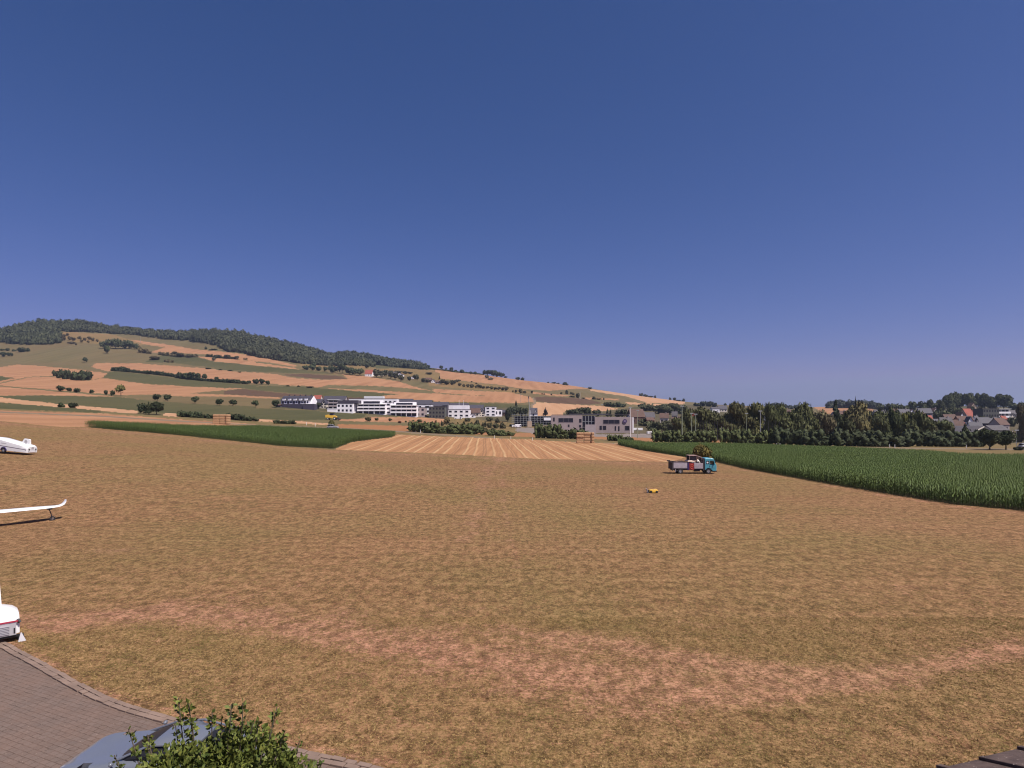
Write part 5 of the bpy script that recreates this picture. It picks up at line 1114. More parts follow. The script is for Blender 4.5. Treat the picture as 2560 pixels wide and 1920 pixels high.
for i, x in enumerate([1745,1752,1759,1766,1773,1780,1787,1794,1808,1815,1822,1829,1912,1921,1930,1939,1948,1957,1966,1975]):
    pole(x, 1052 + (i % 3), 1088, f'{ordw(i)} thin net post from the left behind the hedges', 'net_post', 'post', .07, 222, 'ball net posts', False, 'dark')
for i, (x, y) in enumerate([(766,1063),(788,1066),(1038,1080),(1051,1082),(1236,1096),(1277,1098),(1331,1101),(1942,1116),(1950,1116),(2224,1118),(2237,1119),(2416,1120)]):
    e = pole(x, y-8, y, f'{ordw(i)} white marker post from the left along the road', 'marker_post', 'post', .10, None, 'marker posts along the road', False, 'white_metal')
# straw bales, stacked four high
M['straw'] = mat('straw', A(.40,.235,.125), .95, noise=.25, nscale=2.5, bump=.6)
def bale_mesh():
    b = MB(); b.box(-1.15,1.15,-.45,.45,0,.80); me = b.build('bale', M['straw'], bevel=.16); return me
proto = bale_mesh(); first = [True]
LAY = ['bottom','second','third','top']
def bale(loc, rz, label, group):
    o = proto if first[0] else proto.copy()
    if not first[0]: C.objects.link(o)
    first[0] = False; o.location = loc; o.rotation_euler = (0,0,rz); o.name = 'straw_bale'; tag(o, label, 'straw bale', group)
rr = random.Random(3)
for (px, py, nm) in ((549, 1060, 'left'), (1459, 1108, 'right')):
    P = at(px, py); k = P.y/F
    stack = 'far left stack' if nm == 'left' else 'stack before the school'
    for lv in range(4):
        for i in range(2):
            bale((P.x + (i-.5)*2.36 + rr.uniform(-.08,.08), P.y + rr.uniform(-.1,.1), P.z + .02 + lv*.89), rr.uniform(-.03,.03), f'{("left","right")[i]} bale in the {LAY[lv]} layer of the {stack}', f'straw bales of the {stack}')
        bale((P.x + 2.36+.52, P.y + .4, P.z + .02 + lv*.89), R(90), f'end bale in the {LAY[lv]} layer of the {stack}', f'straw bales of the {stack}')

# ------------------------------------------------------------------ vehicles and things on the airfield
def paint(name, col, rough=.35, coat=.3, noise=.05): return mat(name, col, rough, noise=noise, nscale=2.0, coat=coat)
M['gel'] = paint('white_gelcoat', A(.78,.78,.78), .3, .4, .02); M['stripe_dark'] = paint('dark_stripe', A(.07,.03,.07)); M['stripe_red'] = paint('red_stripe', A(.38,.03,.06))
M['black'] = mat('black_plastic', A(.015,.015,.018), .5); M['rim'] = mat('rim_metal', A(.55,.55,.56), .35, .7); M['louvre'] = paint('grey_louvre', A(.42,.40,.42), .5, 0)
M['teal'] = paint('teal_paint', A(.07,.30,.38), .4, .3, .1); M['bed_grey'] = mat('bed_panel', A(.42,.37,.40), .6, noise=.12, nscale=3); M['dark_frame'] = mat('dark_frame', A(.04,.03,.035), .7, noise=.3)
M['blue_panel'] = paint('blue_panel', A(.035,.02,.10), .5, 0); M['red_panel'] = paint('red_panel', A(.22,.018,.02), .5, 0); M['red_mark'] = paint('orange_red_mark', A(.62,.09,.05), .5, 0)
M['rust'] = mat('rusty_cabin', A(.34,.22,.19), .7, noise=.2); M['yellow'] = paint('yellow_paint', A(.72,.42,.05), .4, .2); M['car_blue'] = paint('blue_grey_paint', A(.135,.145,.172), .28, .9, .02)
M['silver'] = paint('silver_paint', A(.34,.33,.36), .35, .5); M['skin'] = mat('skin', A(.45,.25,.17), .6); M['shirt_white'] = mat('white_cloth', A(.75,.70,.62), .9); M['trousers'] = mat('dark_cloth', A(.03,.03,.05), .9)
M['hair'] = mat('dark_hair', A(.03,.02,.014), .8); M['cream_cloth'] = mat('cream_sheet', A(.62,.48,.40), .9, noise=.1)

M['car_glass'] = mat('car_glass', A(.018,.018,.022), .35, spec=.15)
def boolean_cut(o, cutters):
    for c in cutters:
        md = o.modifiers.new('cut', 'BOOLEAN'); md.operation = 'DIFFERENCE'; md.object = c; md.solver = 'EXACT'
    dg = bpy.context.evaluated_depsgraph_get(); me = bpy.data.meshes.new_from_object(o.evaluated_get(dg))
    o.modifiers.clear(); o.data = me
    for c in cutters: bpy.data.objects.remove(c, do_unlink=True)

def wheel(e, x, y, z, r, w, side=-1, spokes=5, rimr=.62):
    b = MB(); b.ring((x,y,z),(0,1,0),r*rimr,r,w,28); t = b.build('wheel', M['rubber'], e, smooth=True)
    b = MB(); yo = y + side*w*.28; b.tube((x,yo-side*.02,z),(x,yo,z),r*.2,r*.2,12); b.ring((x,yo,z),(0,1,0),r*(rimr-.09),r*(rimr+.02),.05,28)
    for i in range(spokes):
        a = 2*math.pi*i/spokes + .3; d_ = Vector((math.cos(a),0,math.sin(a))); b.tube(Vector((x,yo,z))+d_*r*.15, Vector((x,yo,z))+d_*r*rimr, r*.09, r*.07, 6)
    b.tube((x,yo-side*w*.25,z),(x,yo-side*w*.2,z),r*rimr,None,20); b.build('rim', M['rim'], t); return t

# glider trailers ------------------------------------------------------
def trailer(name, P, rz, L, label, rear_h, slope, stripe, pitch=0, louvre=False, marks=True, base=.32, fin=(1.7,.45,2.15), wh=3.6):
    e = empty(name, P, rz, label=label, cat='trailer'); e.rotation_euler[1] = pitch; W = .85
    def sec(x, h, w=W, z0=base):
        return [(x,-w,z0),(x,-w,z0+(h-z0)*.55),(x,-w*.95,h-.22),(x,-w*.72,h-.05),(x,-w*.35,h),(x,w*.35,h),(x,w*.72,h-.05),(x,w*.95,h-.22),(x,w,z0+(h-z0)*.55),(x,w,z0)]
    rings = []
    for x in [-L, -L*.9, -L*.75, -L*.5, -2.5, -1, -.35, -.12, 0]:
        h = min(rear_h - slope*x, rear_h + slope*4.6); w = W; z0 = base
        if x > -.3: h -= .12 if x > -.05 else .04; w = W*(.86 if x > -.05 else .95)
        if x < -L*.85: h -= .5 if x < -L*.95 else .15; w = W*(.6 if x < -L*.95 else .9)
        rings.append(sec(x, h, w, z0))
    b = MB(); b.loft(rings); body = b.build('body', M['gel'], e, smooth=True)
    b = MB(); zs = base + (.55 if louvre else .42)*(rear_h-base)
    if louvre: b.loft([[(-L*.9,-W-.02,zs),(-L*.9,-W-.02,zs+.06),(-L*.9,-W+.01,zs+.06),(-L*.9,-W+.01,zs)], [(-.05,-W-.02,zs-.0),(-.05,-W-.02,zs+.05),(-.05,-W+.01,zs+.05),(-.05,-W+.01,zs)]])
    else: b.loft([[(-L*.9,-W-.012,zs+.05*7),(-L*.9,-W-.012,zs+.43),(-L*.9,-W+.01,zs+.43),(-L*.9,-W+.01,zs+.35)], [(-.12,-W-.012,zs-.02),(-.12,-W-.012,zs+.03),(-.12,-W+.01,zs+.03),(-.12,-W+.01,zs-.02)]])
    b.build('stripe', M[stripe], e)
    if louvre:
        b = MB(); b.box(-L*.9,-.1,-W-.012,-W+.01,base-.02,zs-.03)
        for i in range(6): z = base + .03 + i*(zs-base-.1)/6; b.box(-L*.88,-.28,-W-.035,-W-.013,z,z+.022)
        b.build('louvre_panel', M['louvre'], e); b = MB(); b.box(-.17,-.13,-W-.03,-W-.012,base+.04,base+.22); b.box(-L*.9,-.02,-W+.03,-W+.06,base-.10,base-.021); b.build('underframe', M['black'], e)
    # fin box over the tail
    x0, x1, zt = -fin[0], -fin[1], fin[2]; b = MB()
    b.loft([[(x0-.15,-.13,rear_h-.3),(x1+.12,-.13,rear_h-.3),(x1+.12,.13,rear_h-.3),(x0-.15,.13,rear_h-.3)], [(x0-.05,-.13,rear_h+.1),(x1+.06,-.13,rear_h+.05),(x1+.06,.13,rear_h+.05),(x0-.05,.13,rear_h+.1)],
            [(x0+.35,-.11,zt-.06),(x1,-.11,zt-.1),(x1,.11,zt-.1),(x0+.35,.11,zt-.06)], [(x0+.42,-.08,zt),(x1-.08,-.08,zt-.03),(x1-.08,.08,zt-.03),(x0+.42,.08,zt)]]); fb = b.build('fin_box', M['gel'], e, smooth=True)
    if marks:
        b = MB(); b.tube(((x0+x1)/2+.08,-.14,zt-.42),((x0+x1)/2+.08,-.125,zt-.42),.24,None,20); b.build('round_mark', M['louvre'], fb)
    if not louvre:
        for y in (-.5,.5): b = MB(); b.tube((-.01,y,rear_h-.52),(.05,y,rear_h-.52),.1,None,14); b.build('tail_light', M['black'], e)
        b = MB(); b.prism([(0,0)]*0 or [(.01,rear_h-.45),(.03,rear_h-.45),(.03,rear_h-.2)], -.18, .18); b.add([(.02,-.2,rear_h-.5),(.02,.2,rear_h-.5),(.02,0,rear_h-.12)], [(0,1,2)]); b.build('triangle_mark', M['louvre'], e)
        b = MB(); b.box(0,.03,-.62,.62,rear_h-.72,rear_h-.69)
        for y in (-.55,.55): b.box(0,.035,y-.04,y+.04,rear_h-.86,rear_h-.73)
        b.build('tail_trim', M['louvre'], e); b = MB(); b.box(0,.03,-.42,.42,rear_h-.88,rear_h-.75); b.build('number_plate', M['gel'], e)
        b = MB()
        for i, (xa, xb) in enumerate([(-5.1,-4.9),(-4.87,-4.6),(-4.57,-4.4)]): b.box(xa,xb,-W*.99-.005,-W*.97,1.30,1.42)
        b.build('lettering', M['black'], e); b = MB()
        for i in range(5): b.box(-4.1+i*.17,-3.98+i*.17,-W*.99-.005,-W*.97,1.22,1.34)
        for i in range(8): b.box(-7.0+i*.15,-6.9+i*.15,-W*.99-.005,-W*.97,1.5,1.58)
        b.build('lettering', M['louvre'], e)
    else:
        b = MB(); b.tube((-.06,-W*.9,rear_h-.28),(-.0,-W*.9-.06,rear_h-.38),.05,None,8); b.build('tail_light', M['black'], e)
        b = MB(); b.add([(.05,-.84,base),(.02,-.84,base),(-.06,-.95,0),(.16,-.95,0),(.16,-.9,0),(-.06,-.9,0),(.05,-.79,base),(.02,-.79,base)], [(0,1,2,3),(4,5,7,6),(0,3,4,6),(1,7,5,2),(2,5,4,3),(0,6,7,1)]); b.build('support_leg', M['louvre'], e)
        b = MB(); b.box(-.05,.12,-.7,-.5,.0,.16); b.build('wedge', M['black'], e)
    # wheels under arched fenders
    for s in (-1, 1):
        wheel(e, -wh, s*(W-.02), .33, .33, .2, s, 5, .6)
    if not louvre:
        b = MB(); n = 12; pr = [(-wh + .46*math.cos(math.pi*i/n), .33 + .46*math.sin(math.pi*i/n)) for i in range(n+1)] + [(-wh + .38*math.cos(math.pi*i/n), .33 + .38*math.sin(math.pi*i/n)) for i in range(n,-1,-1)]
        b.prism(pr, -W-.12, -W+.02); b.build('mudguard', M['blue_panel'], e)
    b = MB(); b.tube((-L+.1,0,.5),(-L-1.1,0,.45),.05); b.tube((-L-1.0,0,.45),(-L-1.0,0,0),.04); b.build('drawbar', M['metal'], e)
    return e
Pm = at(80, 1137); rz = R(-8); fr = Pm + Vector((math.cos(rz), math.sin(rz), 0))*-9
zf = float(height(fr.x, fr.y)[0]); pitch = math.atan2(zf - Pm.z, 9) + R(2.4)
trailer('glider_trailer', Pm, rz, 9.0, 'long white trailer with a dark stripe and a fin box, on the field at left', 1.28, .15, 'stripe_dark', pitch)
trailer('glider_trailer', Vector((-17.5, 21.6, 0)), R(43), 8.0, 'white trailer with red stripe and grey slats at the edge of the yard', 1.02, .15, 'stripe_red', 0, True, False, .27, (1.6,.50,2.1), 3.4)

# glider: the right wing with its winglet reaches into the picture -----
def airfoil(c, t, n=7):
    top = []; 
    for i in range(n): u = i/(n-1); top.append((c*(u-.4), t*(1.9*math.sqrt(u)*(1-u)+.02)))
    bot = [(y, -z*.35) for y, z in top[::-1][1:-1]]
    return top + bot
def wing(e, side=1, root=-15.0, name='wing'):
    st = [(root,.15,1.25,.17,0),(-5.5,.02,1.2,.16,0),(-3,0,1.12,.15,0),(-.9,0,1.0,.135,0),(-.2,.005,.86,.11,3),(.25,.02,.68,.09,12),(.5,.07,.60,.07,30),(.68,.17,.55,.06,52),(.78,.32,.48,.05,70),(.82,.50,.30,.035,80)]
    rings = []
    for x, z, c, t, roll in st:
        a = R(roll); ring = []
        for y, h in airfoil(c, t):
            h2 = h + y*.10; ring.append((x*side - h2*math.sin(a)*side, y + (.0 if x < 0 else -.12*min(x,1)), 1.06 + z + h2*math.cos(a)))
        rings.append(ring)
    b = MB(); b.loft(rings); return b.build(name, M['gel'], e, smooth=True)
WP = Vector((-34.55, 45.85, 0)); e = empty('glider', WP, R(50), label='white glider wing tip with upturned winglet propped on a small wheel, left edge', cat='glider'); wg = wing(e)
b = MB(); b.box(-.15,.42,.2,.26,1.045,1.075); b.build('aileron_gap', M['stripe_dark'], wg)
b = MB(); b.box(-.32,-.02,-.14,.14,.90,.98); b.tube((-.2,0,.94),(-.06,0,.5),.035,None,8); b.tube((-.06,-.06,.5),(-.02,-.08,.19),.025,None,6); b.tube((-.06,.06,.5),(-.02,.08,.19),.025,None,6); st = b.build('wing_stand', M['dark_frame'], e)
b = MB(); b.ring((0,0,.19),(0,1,0),.11,.19,.07,22); tw_ = b.build('stand_wheel', M['rubber'], st, smooth=True); b = MB(); b.tube((0,-.045,.19),(0,.045,.19),.05,None,10)
for i in range(6): a = i*math.pi/3; b.tube((0,0,.19),(.12*math.cos(a),0,.19+.12*math.sin(a)),.012,None,4)
b.build('rim', M['rim'], tw_)
b = MB(); prof = [(-2.2,.03,.75),(-1.9,.2,.8),(-1.2,.34,.86),(-.2,.38,.92),(.8,.32,.98),(2,.17,1.05),(4.3,.10,1.15)]
b.loft([[(-8 + r*math.cos(a)*.8, y, z + r*math.sin(a)) for a in [2*math.pi*i/16 for i in range(16)]] for y, r, z in prof]); b.build('fuselage', M['gel'], e, smooth=True)
b = MB(); b.loft([[(-8.05,3.7,1.1),(-7.95,3.7,1.1),(-7.95,4.4,1.1),(-8.05,4.4,1.1)],[(-8.03,4.0,2.2),(-7.97,4.0,2.2),(-7.97,4.4,2.2),(-8.03,4.4,2.2)]]); b.box(-9.2,-6.8,4.05,4.4,2.2,2.25); b.build('tailplane', M['gel'], e)

# flatbed truck with winch --------------------------------------------
TP = at(1675, 1183); e = empty('winch_truck', (TP.x, TP.y, TP.z), R(-1), label='old flatbed winch truck with teal cab and grey drop sides', cat='truck'); T = e; T.scale = (.93,.95,.95)
y0, y1 = -1.05, 1.05
b = MB(); b.box(.1,4.9,-.42,-.30,.5,.66); b.box(.1,4.9,.30,.42,.5,.66); b.box(-.02,4.95,y0,y1,.70,.80); b.box(4.9,6.3,-.4,.4,.38,.6); b.build('chassis', M['dark_frame'], e)
def panel(x0, x1, z0, z1, m, nm, th=.05):
    for s in (-1, 1):
        b = MB(); b.box(x0, x1, s*y1-th/2, s*y1+th/2, z0, z1)
        for i in range(1, 5): z = z0+(z1-z0)*i/5; b.box(x0+.04, x1-.04, s*(y1+th/2), s*(y1+th/2+.012), z-.012, z+.012)
        b.build(nm, M[m], e)
panel(.28, 2.32, .84, 1.70, 'bed_grey', 'side_board'); panel(3.42, 4.70, .80, 1.60, 'bed_grey', 'side_board')
for s in (-1, 1):
    b = MB(); b.box(2.36,2.62,s*y1-.04,s*y1+.04,.62,1.68); b.build('blue_panel', M['blue_panel'], e)
    b = MB(); b.box(2.62,3.38,s*y1-.04,s*y1+.04,.58,1.62); rp = b.build('red_panel', M['red_panel'], e)
    b = MB(); yy = s*(y1+.055)
    for i in range(14):
        a0 = i/14*4.6+.5; a1 = (i+1)/14*4.6+.5; b.tube((3.0+.27*math.cos(a0),yy,1.08+.30*math.sin(a0)),(3.0+.27*math.cos(a1),yy,1.08+.30*math.sin(a1)),.035,None,5)
    b.tube((2.9,yy,.98),(2.98,yy,1.26),.04,None,5); b.tube((2.98,yy,1.26),(3.06,yy,1.0),.04,None,5); b.tube((3.06,yy,1.0),(3.16,yy,1.2),.04,None,5); b.build('painted_mark', M['red_mark'], rp)
    b = MB(); b.box(.2,4.8,s*y1-.05,s*y1+.05,1.72,1.80); b.build('top_rail', M['dark_frame'], e)
    b = MB(); b.box(.02,.26,s*y1-.07,s*y1+.07,.62,1.82); b.box(-.2,.26,s*y1-.07,s*y1+.07,1.7,1.9); b.build('corner_post', M['dark_frame'], e)
    b = MB(); b.box(.55,.62,s*.9-.15,s*.9+.15,.3,.72); b.build('mudflap', M['bed_grey'], e)
b = MB(); b.box(.0,.06,y0,y1,.8,1.72); b.build('tailgate', M['dark_frame'], e)
b = MB(); b.box(4.74,4.92,y0-.02,y1+.02,.5,2.32); b.build('bulkhead', M['dark_frame'], e)
b = MB(); b.tube((3.4,-.75,.5),(4.3,-.75,.5),.18,None,14); b.build('fuel_tank', M['dark_frame'], e)
b = MB(); b.tube((1.2,-.7,1.2),(1.2,.7,1.2),.42,None,20); b.tube((1.2,-.72,1.2),(1.2,-.66,1.2),.56,None,20); b.tube((1.2,.66,1.2),(1.2,.72,1.2),.56,None,20); b.build('winch_drum', M['rust'], e)
# winch operator's shelter
b = MB()
for x, z in ((2.72,2.66),(3.86,2.66),(4.62,2.34)):
    for s in (-.8,.8): b.tube((x-.06 if x < 3 else x, s, .8), (x, s, z), .045, None, 6)
for s in (-.8,.8): b.tube((2.72,s,2.66),(3.86,s,2.66),.05,None,6); b.tube((3.86,s,2.66),(4.62,s,2.40),.05,None,6); b.tube((2.68,s,1.9),(3.86,s,1.9),.05,None,6)
b.box(2.66,3.92,-.86,.86,2.66,2.72); fr_ = b.build('shelter', M['rust'], e)
for s in (-1, 1): b = MB(); b.box(2.8,3.78,s*.8-.01,s*.8+.01,1.95,2.58); b.build('window', M['glass'], fr_)
b = MB(); b.loft([[(2.5,-.95,1.82),(2.5,-.8,1.95),(2.5,.8,1.93),(2.5,.95,1.82)],[(3.0,-.95,1.83),(3.0,-.8,2.0),(3.0,.8,1.98),(3.0,.95,1.83)],[(3.5,-.95,1.81),(3.5,-.8,1.9),(3.5,.8,1.9),(3.5,.95,1.81)]]); b.build('sheet', M['cream_cloth'], e)
b = MB(); b.box(4.15,4.6,-.9,-.45,1.22,1.32); b.box(4.52,4.6,-.9,-.45,1.32,1.75); b.build('operator_seat', M['black'], e)
# cab: rounded shell cut open for windows and wheel arch
prof = [(4.98,.55),(4.98,2.18),(5.06,2.30),(5.9,2.34),(6.28,2.26),(6.42,2.05),(6.58,1.55),(6.74,1.3),(6.78,.9),(6.72,.42),(6.2,.40),(6.1,.55)]
def cabring(y, k): cx, cz = 5.9, 1.3; return [(cx+(x-cx)*k, y, cz+(z-cz)*k) for x, z in prof]
b = MB(); b.loft([cabring(-1.08,.93), cabring(-1.04,.98), cabring(-.9,1), cabring(.9,1), cabring(1.04,.98), cabring(1.08,.93)]); cab = b.build('cab', M['teal'], e)
def cutter(f):
    c = MB(); f(c); o = c.build('cutter', M['black'], e); return o
cuts = [cutter(lambda c: c.box(5.08,6.36,-.98,.98,1.0,2.2)), cutter(lambda c: c.tube((5.56,-1.3,.40),(5.56,-.75,.40),.50,None,24)), cutter(lambda c: c.tube((5.56,.75,.40),(5.56,1.3,.40),.50,None,24)),
        cutter(lambda c: c.prism([(5.18,1.42),(5.60,1.42),(5.60,1.95),(5.22,1.95)], -1.4, 1.4)), cutter(lambda c: c.prism([(5.74,1.34),(6.46,1.34),(6.28,1.97),(5.74,1.97)], -1.4, 1.4)), cutter(lambda c: c.box(6.2,7,-.88,.88,1.50,2.08))]
boolean_cut(cab, cuts)
for s in (-1, 1):
    b = MB(); b.prism([(5.18,1.42),(5.60,1.42),(5.60,1.95),(5.22,1.95)], s*1.02-.01, s*1.02+.01); w_ = b.build('side_window', M['glass'], e)
    b = MB(); b.tube((5.40,s*1.035,1.68),(5.40,s*1.05,1.68),.13,None,20); b.build('round_sticker', M['white_metal'], w_)
    b = MB(); b.prism([(5.68,.86),(6.60,.86),(6.60,.88),(5.70,.88)], s*1.085, s*1.09); b.box(5.66,5.68,s*1.05,s*1.095,.9,1.96) if s > 0 else b.box(5.66,5.68,-1.095,-1.05,.9,1.96); b.box(5.72,5.84,min(s*1.08,s*1.12),max(s*1.08,s*1.12),1.16,1.20); b.build('door_edge', M['dark_frame'], cab)
    b = MB(); b.box(6.46,6.50,min(s*1.15,s*1.38),max(s*1.15,s*1.38),1.62,2.12); b.tube((6.45,s*1.05,2.1),(6.48,s*1.25,2.1),.02,None,5); b.build('mirror', M['black'], e)
    b = MB(); b.tube((6.74,s*.75,.85),(6.80,s*.75,.85),.11,None,16); b.build('headlight', M['white_metal'], e)
    wheel(e, 5.56, s*.95, .385, .385, .22, s, 6, .55); wheel(e, 1.33, s*.93, .385, .385, .24, s, 6, .55)
b = MB(); b.prism([(6.30,1.50),(6.56,1.50),(6.42,2.08),(6.38,2.08)], -.87, .87); b.build('windscreen', M['glass'], e)
b = MB(); b.box(6.1,6.86,-1.0,1.0,.30,.48); b.build('bumper', M['dark_frame'], e, bevel=.03)
b = MB(); b.box(5.2,5.65,-.85,-.3,.75,1.15); b.box(5.15,5.28,-.85,-.3,1.1,1.7); b.build('driver_seat', M['black'], e)

def person(name, loc, rz, label, joints, shirt, group=None, scale=1.0):
    """one continuous skinned body; joints: name -> (pos, radius, parent)"""
    def skin(nm, keys, mult, m, parent):
        idx_ = {k: i for i, k in enumerate(keys)}; vs2 = [joints[k][0] for k in keys]; es = [(idx_[k], idx_[joints[k][2]]) for k in keys if joints[k][2] in idx_]
        me = bpy.data.meshes.new(nm); me.from_pydata([tuple(v) for v in vs2], es, []); o = bpy.data.objects.new(nm, me); C.objects.link(o); me.materials.append(m)
        o.parent = parent; md = o.modifiers.new('skin', 'SKIN'); md.use_smooth_shade = True
        for i, k in enumerate(keys):
            r_ = joints[k][1]*mult; me.skin_vertices[0].data[i].radius = (r_, r_)
        me.skin_vertices[0].data[0].use_root = True
        s2 = o.modifiers.new('sub', 'SUBSURF'); s2.levels = 1; s2.render_levels = 1
        return o
    e_ = empty(name, loc, rz, label=label, cat='person', group=group)
    skin('body', list(joints), 1.0, M['skin'], e_)
    skin('shirt', [k for k in joints if k in ('pelvis','waist','chest','neckbase','shl','shr','ell','elr')], 1.16, M[shirt], e_)
    skin('trousers', [k for k in joints if k in ('pelvis','hipl','hipr','knl','knr','anl','anr')], 1.18, M['trousers'], e_)
    hp = Vector(joints['head'][0]); b = MB(); v, f = ico(2); b.add([(hp + Vector((p[0]*.098 - .012, p[1]*.085, p[2]*.105 + .02))) for p in v if True], [tuple(q) for q in f if v[q].mean(0)[2] > -.25 and v[q].mean(0)[0] < .55]); b.build('hair', M['hair'], e_, smooth=True)
    return e_
def seated(lean=.25, armf=.35, headf=.1):
    J = {'pelvis': ((0,0,.10),.13,None), 'waist': ((lean*.3,0,.28),.125,'pelvis'), 'chest': ((lean*.75,0,.50),.14,'waist'), 'neckbase': ((lean,0,.64),.07,'chest'), 'neck': ((lean+headf*.3,0,.70),.055,'neckbase'),
         'head': ((lean+headf,0,.82),.092,'neck'), 'crown': ((lean+headf,0,.90),.07,'head'), 'nose': ((lean+headf+.098,0,.815),.016,'head')}
    for s, q in ((-1,'r'),(1,'l')):
        J['sh'+q] = ((lean*.95,s*.18,.59),.065,'neckbase'); J['el'+q] = ((lean+armf*.35,s*.24,.36),.045,'sh'+q); J['wr'+q] = ((lean+armf,s*.2,.34),.03,'el'+q); J['palm'+q] = ((lean+armf+.07,s*.19,.335),.028,'wr'+q)
        for k, (dy, ln) in enumerate(((-.03,.075),(-.01,.085),(.01,.08),(.03,.065))):
            J[f'f{k}{q}'] = ((lean+armf+.07+ln*.6,s*.19+dy,.325),.010,'palm'+q); J[f'g{k}{q}'] = ((lean+armf+.07+ln,s*.19+dy*1.1,.30),.008,f'f{k}{q}')
        J['t'+q] = ((lean+armf+.08,s*.19-s*.05,.32),.010,'palm'+q)
        J['hip'+q] = ((.05,s*.10,.08),.095,'pelvis'); J['kn'+q] = ((.46,s*.12,.10),.065,'hip'+q); J['an'+q] = ((.44,s*.12,-.32),.04,'kn'+q); J['toe'+q] = ((.60,s*.13,-.36),.035,'an'+q)
    return J
mw = Matrix.Translation(T.location) @ Matrix.Rotation(R(-1), 4, 'Z') @ Matrix.Diagonal((.93,.95,.95,1))
person('person', mw @ Vector((4.35,-.68,1.38)), R(178), 'winch operator in a white shirt bending forward behind the teal cab', seated(.34,.3,.12), 'shirt_white')
person('person', mw @ Vector((5.5,-.58,1.14)), R(0), 'driver sitting at the open side window of the teal cab', seated(.1,.5,.08), 'shirt_white')

# small yellow machine on the grass -------------------------------------
YP = at(1617, 1232); e = empty('yellow_cart', YP, 0, label='small yellow cart with a tilted grey plate lying on the grass', cat='cart')
def bodyring(x, w, z0, z1): return [(x,-w,z0),(x,-w*1.05,(z0+z1)/2),(x,-w*.8,z1),(x,w*.8,z1),(x,w*1.05,(z0+z1)/2),(x,w,z0)]
b = MB(); b.loft([bodyring(.22,.16,.10,.30),bodyring(.32,.24,.06,.38),bodyring(.62,.26,.06,.36),bodyring(.72,.26,.06,.33),bodyring(.86,.27,.06,.38),bodyring(1.05,.25,.07,.36),bodyring(1.13,.18,.10,.30)]); yb = b.build('body', M['yellow'], e, smooth=True)
for x in (.38, .98):
    for s in (-1, 1): b = MB(); b.ring((x, s*.27, .13),(0,1,0),.05,.13,.07,16); b.tube((x,s*.25,.13),(x,s*.29,.13),.05,None,10); b.build('wheel', M['rubber'], e)
b = MB(); b.obox((.02,0,.24),(.04,.5,.46),Matrix.Rotation(R(-18),3,'Y')); b.build('plate', M['louvre'], e)
b = MB(); b.box(.08,.2,-.2,.2,.05,.3); b.build('gap_shade', M['black'], e)  # added black block stands in for the dark gap between plate and body

# yellow harvester beyond the road ---------------------------------------
HP = at(830, 1050); k = HP.y/F; e = empty('yellow_harvester', HP, R(4), label='yellow farm machine with dark cab behind the silver car', cat='farm machine')
b = MB(); b.loft([[(x,-1.3,z0),(x,-1.3,z1),(x,1.3,z1),(x,1.3,z0)] for x, z0, z1 in ((-2.9,1.3,2.4),(-1.8,1.2,2.6),(-.6,1.1,2.3),(.2,.9,2.2),(.8,.7,2.4),(1.9,.9,2.0),(2.3,1.3,1.7))]); b.build('body', M['yellow'], e)
b = MB(); b.loft([[(-.9,-1.0,2.3),(-.8,-.9,3.2),(-.8,.9,3.2),(-.9,1.0,2.3)],[(1.0,-1.0,2.2),(.8,-.9,3.2),(.8,.9,3.2),(1.0,1.0,2.2)]]); b.build('cab', M['glass'], e)
b = MB(); b.box(-1.0,1.1,-1.1,1.1,3.2,3.35); b.build('cab_roof', M['dark_frame'], e)
for s in (-1, 1): wheel(e, 1.5, s*1.3, .75, .75, .45, s, 6, .5); wheel(e, -1.7, s*1.25, .55, .55, .35, s, 6, .5)
b = MB(); b.box(2.2,3.2,-.3,.3,.7,1.2); b.tube((3.4,-1.9,.5),(3.4,1.9,.5),.45,None,12); b.build('header', M['dark_frame'], e)

